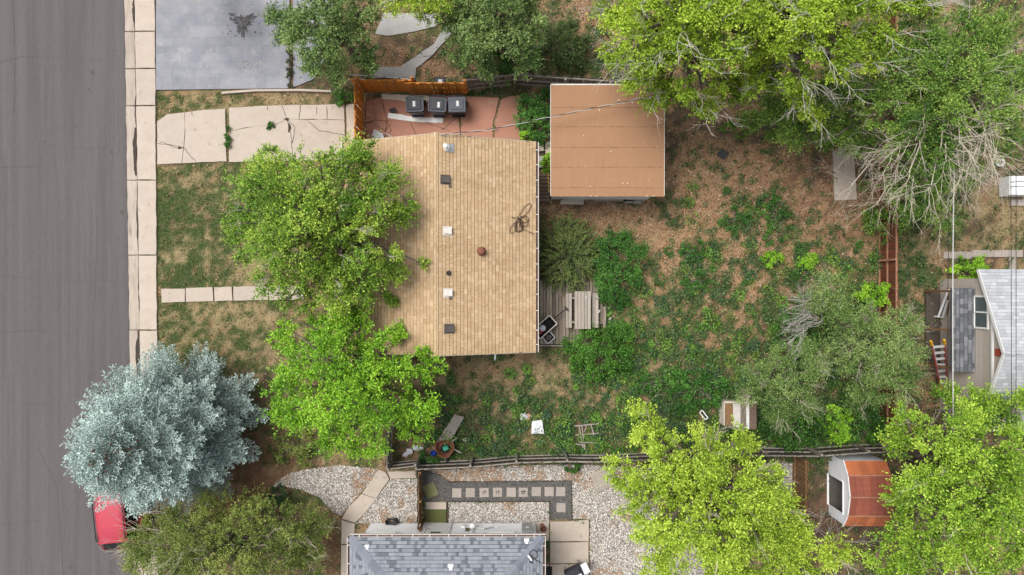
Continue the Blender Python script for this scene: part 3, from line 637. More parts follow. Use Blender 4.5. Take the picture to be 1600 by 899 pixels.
# ------------------------------------------------------------------ roofs
from mathutils import Matrix
def shingle_plane(parent, O, u, v, spans, slope, expo, lens, pal, m, quota, seed, raised=.4, dark=0):
    """tabs laid course by course; quota of whole tabs become single objects, the rest one joined part"""
    rs = random.Random(seed); O = Vector(O); u = Vector(u).normalized(); v = Vector(v).normalized(); n = u.cross(v).normalized()
    if n.z < 0: n = -n
    flip = u.cross(v).dot(n) < 0
    def tab(L, th, e):
        a = [(0, 0, th), (L, 0, th), (L, e, .004), (0, e, .004), (0, 0, 0), (L, 0, 0)]
        f = [(0, 1, 2, 3), (4, 5, 1, 0), (5, 2, 1), (4, 0, 3)]
        return a, ([q[::-1] for q in f] if flip else f)
    tabs = []; i = 0
    while i * expo < slope - .02:
        v0 = i * expo; e = min(expo - .017, slope - v0); u0, u1 = spans(v0 + expo * .5); x = u0 - rs.uniform(0, lens[-1])
        while x < u1:
            L = rs.choice(lens); dk = rs.random(); a, b = max(x, u0), min(x + L, u1)
            if b - a > .03: tabs.append((v0, a, b - a, e, rs.random() < raised, (len(pal) - 1 - rs.randrange(2) if dark and L == lens[0] and dk < .75 else rs.randrange(len(pal) - 2 * dark)), b - a == L))
            x += L
        i += 1
    cand = [t for t in tabs if abs(t[2] - min(lens, key=lambda q: abs(q - t[2]))) < 1e-6 and t[3] > expo * .85]
    cand.sort(key=lambda t: -t[0]); chosen = set(id(t) for t in cand[:quota]); var = {}
    R = Matrix((u, v, n)).transposed() if not flip else Matrix((u, v, u.cross(v))).transposed()
    V = []; F = []; Cc = []
    for t in tabs:
        v0, a, L, e, up, ci, full = t; th = .022 if up else .013; off = .006
        c = np.array(pal[ci]) * (1.0 if not up else 1.0)
        if id(t) in chosen:
            key = (round(L, 4), up, ci)
            if key not in var:
                A, f = tab(L - .006, th, e)
                if flip: A = [(x, y, -z) for x, y, z in A]; 
                me = bpy.data.meshes.new('shingle'); me.from_pydata(A, [], f); at = me.attributes.new('col', 'FLOAT_COLOR', 'POINT')
                at.data.foreach_set('color', np.tile(np.append(c, 1), len(A)).astype(np.float32)); me.materials.append(MATS[m]); var[key] = me
            o = piece('shingle', var[key], parent, O + u * a + v * v0 + n * off); o.rotation_euler = R.to_euler()
        else:
            A, f = tab(L - .003, th, e); k = len(V); cj = c * rs.uniform(.93, 1.07)
            for x, y, z in A: V.append(tuple(O + u * (a + x) + v * (v0 + y) + n * (z + off))); Cc.append(cj)
            for q in f: F.append(tuple(k + j for j in q))
    me = bpy.data.meshes.new('shingle_field'); org = ORG[parent.name]
    me.from_pydata([(x - org.x, y - org.y, z - org.z) for x, y, z in V], [], F); at = me.attributes.new('col', 'FLOAT_COLOR', 'POINT')
    c4 = np.ones((len(V), 4), np.float32); c4[:, :3] = np.array(Cc); at.data.foreach_set('color', c4.ravel()); me.materials.append(MATS[m])
    o = bpy.data.objects.new('shingle_field', me); C.objects.link(o); o.parent = parent; o['kind'] = 'stuff'
def col_mesh(name, mb, c, m):
    me = mesh(name, mb, m); at = me.attributes.new('col', 'FLOAT_COLOR', 'POINT')
    at.data.foreach_set('color', np.tile(np.append(np.array(c), 1), len(mb.v)).astype(np.float32)); return me
def cap_row(parent, a, b, pal, m, name, w=.30, L=.24, tilt=.10):
    """overlapping folded caps along a ridge or hip from a to b"""
    a = Vector(a); b = Vector(b); d = (b - a); n = int(d.length / (L * .8)); d.normalize(); s = d.cross(Vector((0, 0, 1))).normalized(); up = s.cross(d).normalized()
    R = Matrix((d, -s, up)).transposed(); var = []
    for c in pal:
        mb = MB(); h = .012; q = w / 2
        mb.add([(0, 0, .035), (L, 0, .025), (L, q, .025 - q * tilt * 2), (0, q, .035 - q * tilt * 2), (L, -q, .025 - q * tilt * 2), (0, -q, .035 - q * tilt * 2), (0, 0, .02), (0, q, .02 - q * tilt * 2), (0, -q, .02 - q * tilt * 2)],
               [(0, 1, 2, 3), (1, 0, 5, 4), (0, 3, 7, 6), (5, 0, 6, 8)]); var.append(col_mesh(name, mb, c, m))
    for i in range(n):
        o = piece(name, random.choice(var), parent, a + d * i * (b - a).length / n); o.rotation_euler = R.to_euler()
def gutter(parent, a, b, out, w=.12, hang=.62, lip='gutter_metal', seed=1):
    """open trough from a to b, out = outward unit xy"""
    a = Vector(a); b = Vector(b); o = Vector((*out, 0)); L = (b - a).length; d = (b - a).normalized()
    mb = MB(); mb.bar(a + o * w * .5 - Vector((0, 0, .09)), b + o * w * .5 - Vector((0, 0, .09)), w, .012); mb.bar(a + o * .008 - Vector((0, 0, .05)), b + o * .008 - Vector((0, 0, .05)), .012, .085)
    mb.bar(a + o * (w - .012) - Vector((0, 0, .045)), b + o * (w - .012) - Vector((0, 0, .045)), .024, .1)
    g = part('gutter', mb, lip, parent)
    mb = MB(); mb.bar(a + o * w * .46 - Vector((0, 0, .075)), b + o * w * .46 - Vector((0, 0, .075)), w * .72, .02); part('gutter_debris', mb, 'gutter_dirt', g)
    k = max(2, int(L / hang)); hm = MB(); hm.bar(o * .01, o * (w - .01), .03, .012); me = mesh('gutter_hanger', hm, lip)
    for i in range(k): piece('gutter_hanger', me, g, a + d * (L * (i + random.uniform(.35, .65)) / k) + Vector((0, 0, .004)))
def wallbox(mb, x0, x1, y0, y1, z0, z1): mb.box(x0, x1, y0, y1, z0, z1)
def window(parent, c, wdir, n, w, h, z, frame='white_paint', rows=2):
    """window on a wall: c centre xy on wall face, wdir along wall, n outward, z centre height"""
    c = Vector((*c, z)); u = Vector((*wdir, 0)); n = Vector((*n, 0)); U = Vector((0, 0, 1)); f = MB(); t = .07
    for s in (-1, 1): f.bar(c + u * s * w / 2 - U * (h / 2 + t / 2) + n * .025, c + u * s * w / 2 + U * (h / 2 + t / 2) + n * .025, t, .05)
    for s in (-1, 0, 1) if rows == 2 else (-1, 1): f.bar(c - u * (w / 2 - t / 2) + U * s * h / 2 + n * .024, c + u * (w / 2 - t / 2) + U * s * h / 2 + n * .024, .048, t)
    if rows == 1: f.bar(c - U * (h / 2) + n * .022, c + U * (h / 2) + n * .022, .06, .04)
    o = part('window', f, frame, parent); g = MB()
    q = [c - u * w / 2 - U * h / 2, c + u * w / 2 - U * h / 2, c + u * w / 2 + U * h / 2, c - u * w / 2 + U * h / 2]
    g.poly([p + n * .012 for p in q]); part('pane', g, 'pane', o)
    s = MB(); s.bar(c - u * (w / 2 + .08) - U * (h / 2 + .06) + n * .05, c + u * (w / 2 + .08) - U * (h / 2 + .06) + n * .05, .11, .04); part('sill', s, frame, o)

# ---- tan house (gable roof, ridge north-south)
EX0, EX1, EY0, EY1, EZ, RZ = -6.62, .935, -2.55, 5.75, 2.7, 4.2
RX = (EX0 + EX1) / 2
th = thing('tan_roofed_house', 'single-storey house with tan shingle gable roof among the front trees', 'house', (RX, 1.6, 0))
mb = MB(); mb.box(EX0 + .45, EX1 - .45, EY0 + .3, EY1 - .3, 0, 2.62)
for y in (EY0 + .3, EY1 - .3):
    pass
mb.add([(EX0 + .45, EY0 + .3, 2.62), (EX1 - .45, EY0 + .3, 2.62), (RX, EY0 + .3, RZ - .14), (EX0 + .45, EY1 - .3, 2.62), (EX1 - .45, EY1 - .3, 2.62), (RX, EY1 - .3, RZ - .14)], [(0, 1, 2), (4, 3, 5), (1, 4, 5, 2), (3, 0, 2, 5)])
part('wall', mb, 'tan_wall', th)
mb = MB(); t = .1
for sx, ex in ((-1, EX0), (1, EX1)):
    mb.add([(ex, EY0, EZ), (RX, EY0, RZ), (RX, EY1, RZ), (ex, EY1, EZ), (ex, EY0, EZ - t), (RX, EY0, RZ - t), (RX, EY1, RZ - t), (ex, EY1, EZ - t)], [(0, 1, 2, 3), (7, 6, 5, 4), (0, 4, 5, 1), (2, 6, 7, 3), (3, 7, 4, 0)])
roof = part('roof', mb, 'tan_under', th)
sl = math.hypot(EX1 - RX, RZ - EZ); PALT = [(.445, .315, .187), (.432, .302, .177), (.455, .325, .195), (.42, .29, .166), (.488, .358, .226), (.44, .31, .184), (.428, .298, .174), (.465, .335, .205)]
for sgn, ex, q in ((1, EX1, 300), (-1, EX0, 0)):
    shingle_plane(roof, (ex, EY0, EZ), (0, 1, 0), (RX - ex, 0, RZ - EZ), lambda v: (0, EY1 - EY0), sl, .142, (.09, .13, .18, .25), PALT, 'shingle_tan', q, 3 + sgn)
cap_row(roof, (RX, EY0, RZ), (RX, EY1, RZ), [(.50, .37, .235), (.52, .39, .25), (.475, .345, .213)], 'shingle_tan', 'ridge_cap', w=.36, tilt=.39)
mb = MB()
for y in (EY0, EY1):
    s = -1 if y == EY0 else 1
    for ex in (EX0, EX1): mb = MB(); mb.bar((ex, y + s * .012, EZ - .075), (RX, y + s * .012, RZ - .075), .024, .13); part('fascia', mb, 'tan_wall', th)
gutter(th, (EX1, EY0, EZ), (EX1, EY1, EZ), (1, 0)); gutter(th, (EX0, EY1, EZ), (EX0, EY0, EZ), (-1, 0))
window(th, (EX1 - .45, .2), (0, 1), (1, 0), 1.2, 1.0, 1.5); window(th, (EX1 - .45, 3.2), (0, 1), (1, 0), .9, .9, 1.6)
window(th, (-1.2, EY0 + .3), (1, 0), (0, -1), 1.1, 1.0, 1.5); window(th, (EX0 + .45, 0), (0, -1), (-1, 0), 1.8, 1.2, 1.4)
mb = MB(); mb.box(EX0 + .4, EX0 + .45, 1.4, 2.35, .1, 2.1); d = part('door', mb, 'brown_wood', th); mb = MB(); mb.lathe((EX0 + .37, 1.5, 1.05), [(.02, 0), (.035, .03), (.02, .06)], 8); part('door_knob', mb, 'chrome', d)
def tr(X, Y):                                          # photo pixel -> point on the tan roof
    for _ in range(8):
        z = EZ + .03 if _ == 0 else z; x, y, _z = P(X, Y, z); z = RZ - abs(x - RX) * (RZ - EZ) / (EX1 - RX)
    return Vector((x, y, z))
slope_r = math.atan2(RZ - EZ, EX1 - RX)
def roof_vent(X, Y, m, s=.3, name='roof_vent'):
    c = tr(X, Y); d = Vector((math.cos(slope_r), 0, -math.sin(slope_r))); n = Vector((math.sin(slope_r), 0, math.cos(slope_r))); y = Vector((0, 1, 0)); mb = MB(); h = .13
    def q(a, b, e): return tuple(c + d * a + y * b + n * e)
    k = s / 2
    mb.add([q(-k - .05, -k - .05, .03), q(k + .08, -k - .05, .03), q(k + .08, k + .05, .03), q(-k - .05, k + .05, .03)], [(0, 1, 2, 3)])
    mb.add([q(-k, -k, .03), q(k, -k, .03), q(k, k, .03), q(-k, k, .03), q(-k + .03, -k + .02, .10), q(k + .03, -k + .0, .15), q(k + .03, k - .0, .15), q(-k + .03, k - .02, .10)], [(4, 5, 6, 7), (0, 1, 5, 4), (1, 2, 6, 5), (2, 3, 7, 6), (3, 0, 4, 7)])
    return part(name, mb, m, th)
roof_vent(695, 281, 'dark_vent', .26); roof_vent(701, 514, 'dark_vent', .26); roof_vent(698, 361, 'gutter_metal', .24); roof_vent(699, 458, 'gutter_metal', .24)
c = tr(697.5, 231); mb = MB(); mb.lathe(c, [(.15, .01), (.11, .04), (.06, .08), (.055, .3), (.085, .31), (.09, .36), (.03, .4)], 14); part('flue_pipe', mb, 'white_metal', th, True)
mb = MB(); mb.box(c.x - .02, c.x + .28, c.y - .16, c.y + .14, c.z - .02, c.z + .02); mb.v = [(x, y, z - (x - c.x) * .397 + .022) for x, y, z in mb.v]; part('flashing', mb, 'galv', th)
c = tr(752, 393); mb = MB(); mb.lathe(c, [(.19, -.03), (.17, .05), (.09, .07), (.08, .16), (.15, .17), (.16, .22), (.09, .27), (.01, .285)], 18); part('turbine_vent', mb, 'rust', th, True)
c = tr(700.5, 427); mb = MB(); mb.lathe(c, [(.12, -.01), (.10, .03), (.055, .05), (.05, .22), (.035, .22), (.03, .1)], 14); part('plumbing_vent', mb, 'dark_vent', th, True)
for X, Y in ((704, 466), (703, 291)):
    c = tr(X, Y); mb = MB(); mb.box(c.x - .05, c.x + .05, c.y - .05, c.y + .05, c.z, c.z + .06, rot=.3); part('bracket', mb, 'dark_vent', th)
p = P(773.5, 557, 2.2); mb = MB(); mb.tube([(p[0], p[1] + .25, 2.2), (p[0], p[1] - .1, 2.2), (p[0], p[1] - .14, 2.1), (p[0], p[1] - .14, .4)], .035, 8); part('drain_pipe', mb, 'white_metal', th)
# cable coil thrown on the roof
random.seed(11); co = thing('cable_coil', 'tangled brown cable coil lying on the tan roof', 'cable', tr(812, 345)); mb = MB()
def roofpath(pts, r, off=.05):
    q = [tr(x, y) + Vector((0, 0, off)) for x, y in pts]; mb.tube(q, r, 5)
def loop(cx, cy, rx, ry, rot, n=22):
    o = []
    for k in range(n + 1):
        a = 2 * PI * k / n; x, y = rx * math.cos(a), ry * math.sin(a); o.append((cx + x * math.cos(rot) - y * math.sin(rot), cy + x * math.sin(rot) + y * math.cos(rot)))
    return o
for (cx, cy, rx, ry, ro) in ((821, 329, 13, 4.5, -.9), (810, 353, 6, 10, .1), (812, 352, 5, 10, -.15), (820, 343, 6, 5, .4), (802, 357, 9, 4, -1.1), (818, 347, 8, 6, .9), (811, 355, 5.5, 8, 0)):
    roofpath(loop(cx, cy, rx, ry, ro), .012, .05 + random.uniform(0, .05))
roofpath([(799, 340), (806, 341), (811, 343), (816, 358), (825, 362), (834, 366)], .012); roofpath([(808, 338), (812, 345), (812, 356)], .02, .1)
part('cable', mb, 'cable_brown', co)

# ---- garage with rolled-roofing strips
gx0, gx1, gy0, gy1 = 1.57, 5.97, 3.66, 7.97; gz = 2.7
ga = thing('garage', 'detached white garage with flat brown rolled-roofing top', 'garage', ((gx0 + gx1) / 2, 5.8, 0))
mb = MB(); mb.box(gx0 + .12, gx1 - .12, gy0 + .15, gy1 - .1, 0, gz - .12); part('wall', mb, 'white_paint', ga)
mb = MB(); mb.box(gx0 + .03, gx1 - .03, gy0 + .03, gy1 - .03, gz - .16, gz - .02); part('fascia', mb, 'white_paint', ga)
mb = MB(); mb.box(gx0, gx1, gy0, gy1, gz - .02, gz); rf = part('roof', mb, 'tan_under', ga)
sy = [134, 166.5, 197, 229, 260, 292, 306.5]; yb = [(449.5 - v) / 39.56 for v in sy]; yb[0] = gy1 + .03; yb[-1] = gy0 - .03
for i in range(6):
    mb = MB(); a, b = yb[i + 1] - .035, yb[i]; n = 40; L = []; R_ = []
    for k in range(n + 1):
        x = gx0 - .03 + (gx1 - gx0 + .06) * k / n; L.append((x, a + random.uniform(-.006, .006), gz + .016 + random.uniform(-.003, .006))); R_.append((x, b, gz + .004))
    for k in range(n):
        mb.poly([L[k], L[k + 1], R_[k + 1], R_[k]]); mb.poly([(L[k][0], L[k][1], gz), (L[k + 1][0], L[k + 1][1], gz), L[k + 1], L[k]])
    part('roofing_strip', mb, 'roll_roof', rf)
    if i < 5:
        sm = MB()
        for k in range(0, n):
            if random.random() < .28: sm.bar((L[k][0], L[k][1] - .006, gz + .012), (L[k + 1][0], L[k + 1][1] - .006, gz + .012), .009 * random.uniform(.5, 1.4), .006)
        part('seam_line', sm, 'tan_under', rf, kind='stuff')  # broken thin dark line along the strip's lower edge
mb = MB(); mb.bar((gx0 - .04, gy1 + .05, gz - .02), (gx1 + .04, gy1 + .05, gz - .02), .05, .06); mb.bar((gx0 - .045, gy0 - .03, gz - .012), (gx0 - .045, gy1 + .03, gz - .012), .02, .05); mb.bar((gx1 + .045, gy0 - .03, gz - .012), (gx1 + .045, gy1 + .03, gz - .012), .02, .05); mb.bar((gx0 - .04, gy0 - .045, gz - .015), (gx1 + .04, gy0 - .045, gz - .015), .02, .06)
part('drip_edge', mb, 'gutter_metal', ga)
mb = MB(); mb.box(2.2, 3.1, gy0 + .11, gy0 + .15, .17, 2.15); d = part('door', mb, 'white_paint', ga); mb = MB(); mb.lathe((2.3, gy0 + .09, 1.1), [(.02, 0), (.03, .02), (.02, .05)], 8); part('door_knob', mb, 'chrome', d)
lf = MB(); random.seed(3)
for _ in range(15):
    x, y = random.uniform(gx0 + .3, gx1 - .1), random.uniform(gy0 + .2, gy1 - .2); a = random.uniform(0, 6); r = random.uniform(.015, .035)
    lf.poly([(x + r * math.cos(a + k * PI / 2) * (1.4 if k % 2 else .8), y + r * math.sin(a + k * PI / 2), gz + .035 + .01 * (k % 2)) for k in range(4)])
o = part('fallen_leaf', lf, 'board', origin=((gx0 + gx1) / 2, 5.8, gz)); tag(o, 'scattered pale leaves on the brown garage roof', 'leaf litter', kind='stuff')
for nm, lb, a, b in (('wood_plank', 'grey plank lying along the garage wall', (927, 313), (1006, 312)), ('wood_plank', 'short bent plank lying loose below the garage wall', (974, 314), (1002, 317.5))):
    p, q = P(*a, .05), P(*b, .05); mb = MB(); mb.bar(p, q, .13, .05); tag(part(nm, mb, 'grey_rail', origin=p), lb, 'plank')

# ---- grey hip-roof house at the bottom
hx0, hx1, hy1, hy0, hz = -6.40, 1.21, -9.86, -17.0, 2.7; run = (hy1 - hy0) / 2; hr = hz + run * .36
gh = thing('grey_roofed_house', 'pale house with blue-grey shingle hip roof at the bottom edge', 'house', ((hx0 + hx1) / 2, -13.4, 0))
wx0, wx1, wy1, wy0 = -6.12, 1.0, -10.2, -16.7
mb = MB(); mb.box(wx0 + .03, wx1 - .03, wy0, wy1 - .03, 0, 2.62); part('wall', mb, 'pale_siding', gh)
sid = MB(); sid.box(0, 1, -.001, .03, 0, .002)
for face, L, loc, rz in (('n', wx1 - wx0, (wx1, wy1 - .03, 0), PI), ('e', wy1 - wy0, (wx1 - .03, wy0, 0), -PI / 2), ('w', wy1 - wy0, (wx0 + .03, wy1, 0), PI / 2)):
    b = MB(); b.add([(0, .0, 0), (L, .0, 0), (L, .028, .0), (0, .028, 0), (L, .008, .19), (0, .008, .19)], [(3, 2, 4, 5), (0, 1, 2, 3)] if face == 'n' else [(3, 2, 4, 5), (0, 1, 2, 3)]); me = mesh('siding_board', b, 'pale_siding')
    for i in range(13):
        o = piece('siding_board', me, gh, (loc[0], loc[1], .12 + i * .19)); o.rotation_euler = (0, 0, {'n': 0, 'e': -PI / 2, 'w': PI / 2}[face])
        o.location = Vector({'n': (wx0, wy1 - .03, .12 + i * .19), 'e': (wx1 - .03, wy1, .12 + i * .19), 'w': (wx0 + .03, wy0, .12 + i * .19)}[face]) - ORG[gh.name]
mb = MB(); cx0, cx1, my = hx0 + run, hx1 - run, hy1 - run
mb.add([(hx0, hy1, hz), (hx1, hy1, hz), (hx1, hy0, hz), (hx0, hy0, hz), (cx0, my, hr), (cx1, my, hr)], [(1, 0, 4, 5), (3, 2, 5, 4), (0, 3, 4), (2, 1, 5), (0, 1, 2, 3)])
rf = part('roof', mb, 'grey_under', gh)
PALG = [(.222, .237, .265), (.207, .222, .25), (.24, .256, .285), (.23, .245, .273), (.138, .149, .175), (.12, .13, .153)]
slp = math.hypot(run, hr - hz); ck = run / slp
shingle_plane(rf, (hx0, hy1, hz), (1, 0, 0), (0, -run, hr - hz), lambda v: (v * ck, hx1 - hx0 - v * ck), slp, .142, (.13, .17, .24), PALG, 'shingle_grey', 300, 21, .45, 1)
shingle_plane(rf, (hx1, hy1, hz), (0, -1, 0), (-run, 0, hr - hz), lambda v: (v * ck, hy1 - hy0 - v * ck), slp, .142, (.13, .17, .24), PALG, 'shingle_grey', 0, 22, .45, 1)
shingle_plane(rf, (hx0, hy0, hz), (0, 1, 0), (run, 0, hr - hz), lambda v: (v * ck, hy1 - hy0 - v * ck), slp, .142, (.13, .17, .24), PALG, 'shingle_grey', 0, 23, .45, 1)
shingle_plane(rf, (hx0, hy0, hz), (1, 0, 0), (0, run, hr - hz), lambda v: (v * ck, hx1 - hx0 - v * ck), slp, .142, (.13, .17, .24), PALG, 'shingle_grey', 0, 24, .45, 1)
for a, b in (((hx0, hy1, hz), (cx0, my, hr)), ((hx1, hy1, hz), (cx1, my, hr)), ((hx0, hy0, hz), (cx0, my, hr)), ((hx1, hy0, hz), (cx1, my, hr)), ((cx0, my, hr), (cx1, my, hr))):
    cap_row(rf, a, b, [(.17, .187, .22), (.15, .165, .195), (.19, .205, .24)], 'shingle_grey', 'hip_cap', .34, .3, .13)
gutter(gh, (hx0, hy1, hz), (hx1 + .12, hy1, hz), (0, 1), hang=.7); gutter(gh, (hx1, hy0, hz), (hx1, hy1, hz), (1, 0), hang=.7); gutter(gh, (hx0, hy1, hz), (hx0, hy0, hz), (-1, 0), hang=.7)
def gr(X, Y):
    z = hz
    for _ in range(8): x, y, _z = P(X, Y, z); z = hz + max(0, min(hy1 - y, hx1 - x, x - hx0)) * .36
    return Vector((x, y, z))
for X, Y, s in ((704.5, 884, .11), (574, 853, .09), (823, 843.5, .10)):
    c = gr(X, Y); mb = MB(); mb.box(c.x - s, c.x + s, c.y - s * .5, c.y + s * .6, c.z - .02, c.z + .1, bev=.03); mb.box(c.x - s * .5, c.x + s * .5, c.y - s * 1.3, c.y - s * .5, c.z + .02, c.z + .07); part('roof_vent', mb, 'white_metal', gh)
# wall fittings
mb = MB(); mb.box(-3.62, -2.72, wy1 - .02, wy1 + .035, .12, 2.12); d = part('door', mb, 'white_paint', gh)
mb = MB(); mb.box(-3.38, -2.96, wy1 + .035, wy1 + .045, 1.25, 1.95); part('pane', mb, 'pane', d); mb = MB(); mb.lathe((-3.52, wy1 + .09, 1.05), [(.025, -.03), (.03, 0), (.02, .03)], 8); part('door_knob', mb, 'galv', d)
mb = MB(); mb.box(-3.74, -3.63, wy1 - .01, wy1 + .06, .1, 2.25); mb.box(-2.71, -2.6, wy1 - .01, wy1 + .06, .1, 2.25); mb.box(-3.74, -2.6, wy1 - .012, wy1 + .058, 2.13, 2.26); part('door_frame', mb, 'white_paint', gh)
for wx, ww in ((-.42, .9), (-5.35, .9)):
    window(gh, (wx, wy1), (1, 0), (0, 1), ww, .8, 1.85)
    for s in (-1, 1): mb = MB(); mb.box(wx + s * (ww / 2 + .2) - .13, wx + s * (ww / 2 + .2) + .13, wy1, wy1 + .04, 1.4, 2.3); part('shutter', mb, 'grey_rail', gh)
mx = P(737, 820, 1.6)[0]; mb = MB(); mb.tube([(mx, wy1 + .07, .6), (mx, wy1 + .07, 2.5)], .03, 8); mb.tube([(mx, wy1 + .08, 2.5), (mx, wy1 + .2, 2.55)], .05, 8); part('conduit', mb, 'white_metal', gh)
mb = MB(); mb.lathe((mx - .02, wy1 + .12, .72), [(.05, 0), (.13, .02), (.14, .08), (.12, .16), (.05, .2)], 14); part('electric_meter', mb, 'white_metal', gh, True)
mb = MB(); mb.tube([(mx + .1, wy1 + .08, .9), (mx + .5, wy1 + .07, 1.0), (mx + .9, wy1 + .07, .75), (mx + 1.1, wy1 + .07, .8)], .018, 5); part('cable', mb, 'galv', gh)
mb = MB(); mb.box(mx - .5, mx - .36, wy1, wy1 + .08, .5, .66); part('junction_box', mb, 'white_metal', gh)
mb = MB(); mb.box(mx - .3, mx - .14, wy1, wy1 + .1, .95, 1.1); part('junction_box', mb, 'turf_mat', gh)
mb = MB(); mb.box(.42, .86, wy1, wy1 + .16, .5, 1.5, bev=.02); mc = part('meter_cabinet', mb, 'galv', gh); mb = MB(); mb.box(.57, .71, wy1 + .16, wy1 + .18, .95, 1.12); part('label_plate', mb, 'paper', mc)
mb = MB(); mb.box(1.0, 1.33, -12.0, -11.15, .0, .22); part('step', mb, 'grey_wood', gh); mb = MB(); mb.box(1.03, 1.32, -11.95, -11.35, .75, .8); part('awning_panel', mb, 'white_metal', gh)
cb = thing('roof_cable', 'dark cable loops on the corner of the blue-grey roof', 'cable', gr(835, 868)); mb = MB()
def path_gr(pts, r, o=.06): mb.tube([gr(*p) + Vector((0, 0, o)) for p in pts], r, 5)
path_gr([(826, 868), (828, 862), (833, 858), (839, 862), (840, 869), (835, 872)], .012); path_gr([(826, 870), (829, 878), (832, 880)], .014); path_gr([(829, 866), (834, 873), (842, 877), (846, 880)], .012); part('cable', mb, 'cable_black', cb)
mb = MB(); c = gr(828, 870); mb.bar(c + Vector((-.08, .1, .12)), c + Vector((.06, -.1, .12)), .06, .05); part('bracket', mb, 'white_metal', cb)
# ---- neighbour on the right: light grey gable, ridge running east-west
rx0, rx1, ry0, ry1, rrz = 18.45, 30., -5.68, .71, 4.14; rm = (ry0 + ry1) / 2
rh = thing('light_roofed_house', 'beige house with light grey gable roof at the right edge', 'house', (22, rm, 0))
wxr = 18.58; mb = MB(); mb.box(wxr, rx1 - .3, ry0 + .35, ry1 - .35, 0, 2.7); mb.add([(wxr, ry0 + .35, 2.7), (wxr, ry1 - .35, 2.7), (wxr, rm, rrz - .18), (rx1 - .3, ry0 + .35, 2.7), (rx1 - .3, ry1 - .35, 2.7), (rx1 - .3, rm, rrz - .18)], [(0, 2, 1), (3, 4, 5), (0, 3, 5, 2), (4, 1, 2, 5)]); part('wall', mb, 'beige_siding', rh)
b = MB(); L = ry1 - ry0 - .7; b.add([(0, 0, 0), (0, L, 0), (-.022, L, 0), (-.022, 0, 0), (-.004, L, .19), (-.004, 0, .19)], [(3, 2, 4, 5), (0, 1, 2, 3)]); me = mesh('siding_board', b, 'beige_siding')
for i in range(14): piece('siding_board', me, rh, (wxr, ry0 + .35, .05 + .19 * i))
mb = MB(); mb.box(wxr - .05, wxr, ry0 + .36, ry1 - .36, 2.9, 3.0)
mb.v = [v for v in mb.v]; mb2 = MB(); mb2.bar((wxr - .03, rm - 1.72, 3.3), (wxr - .03, rm + 1.72, 3.3), .05, .1); part('trim_board', mb2, 'white_paint', rh)
mb = MB(); t = .09
for ye in (ry0, ry1): mb.add([(rx0, ye, 2.7), (rx1, ye, 2.7), (rx1, rm, rrz), (rx0, rm, rrz), (rx0, ye, 2.7 - t), (rx1, ye, 2.7 - t), (rx1, rm, rrz - t), (rx0, rm, rrz - t)], [(0, 1, 2, 3), (7, 6, 5, 4), (0, 3, 7, 4), (0, 4, 5, 1), (1, 5, 6, 2)])
rf = part('roof', mb, 'galv', rh); slr = math.hypot(ry1 - rm, rrz - 2.7); PALL = [(.39, .40, .42), (.35, .36, .38), (.43, .44, .46), (.37, .38, .40)]
shingle_plane(rf, (rx0, ry1, 2.7), (1, 0, 0), (0, rm - ry1, rrz - 2.7), lambda v: (0, rx1 - rx0), slr, .142, (.2, .3), PALL, 'light_shingle', 0, 31, .3)
shingle_plane(rf, (rx0, ry0, 2.7), (1, 0, 0), (0, rm - ry0, rrz - 2.7), lambda v: (0, rx1 - rx0), slr, .142, (.2, .3), PALL, 'light_shingle', 0, 32, .3)
cap_row(rf, (rx0, rm, rrz), (rx1, rm, rrz), PALL[:3], 'light_shingle', 'ridge_cap', tilt=.44)
mb = MB()
for ye in (ry0, ry1): mb = MB(); mb.bar((rx0 - .012, ye, 2.7 - .07), (rx0 - .012, rm, rrz - .07), .024, .14); part('fascia', mb, 'white_paint', rh)
wc = ((449.5 - 488) / 39.5); window(rh, (wxr - .022, wc), (0, -1), (-1, 0), 1.25, .8, 2.68, rows=1)
mb = MB()
for i in range(5): mb.bar((wxr - .03, rm - .14, 3.5 + i * .06), (wxr - .03, rm + .14, 3.5 + i * .06), .04, .05)
part('gable_vent', mb, 'brick_red', rh)
# low lean-to against that wall
lt = MB(); lt.add([(17.8, -.02, 2.02), (18.55, -.02, 2.3), (18.55, -3.4, 2.3), (17.8, -3.4, 2.02), (17.8, -.02, 1.94), (18.55, -.02, 2.22), (18.55, -3.4, 2.22), (17.8, -3.4, 1.94)], [(3, 2, 1, 0), (4, 5, 6, 7), (0, 4, 7, 3), (0, 1, 5, 4), (2, 3, 7, 6)])
le = part('lean_to_roof', lt, 'grey_under', rh); PALD = [(.12, .125, .135), (.15, .155, .165), (.095, .10, .11), (.19, .19, .2)]
shingle_plane(le, (17.8, -3.4, 2.02), (0, 1, 0), (.75, 0, .28), lambda v: (0, 3.38), math.hypot(.75, .28), .142, (.15, .22), PALD, 'shingle_grey', 0, 41, .4)
for y in (-.15, -1.75, -3.3): mb = MB(); mb.box(17.86, 17.95, y - .045, y + .045, 0, 1.97); part('porch_post', mb, 'brown_wood', rh)
mb = MB(); mb.box(17.9, 18.5, -3.35, -.1, 0, .14); part('porch_floor', mb, 'dark_wood', rh)

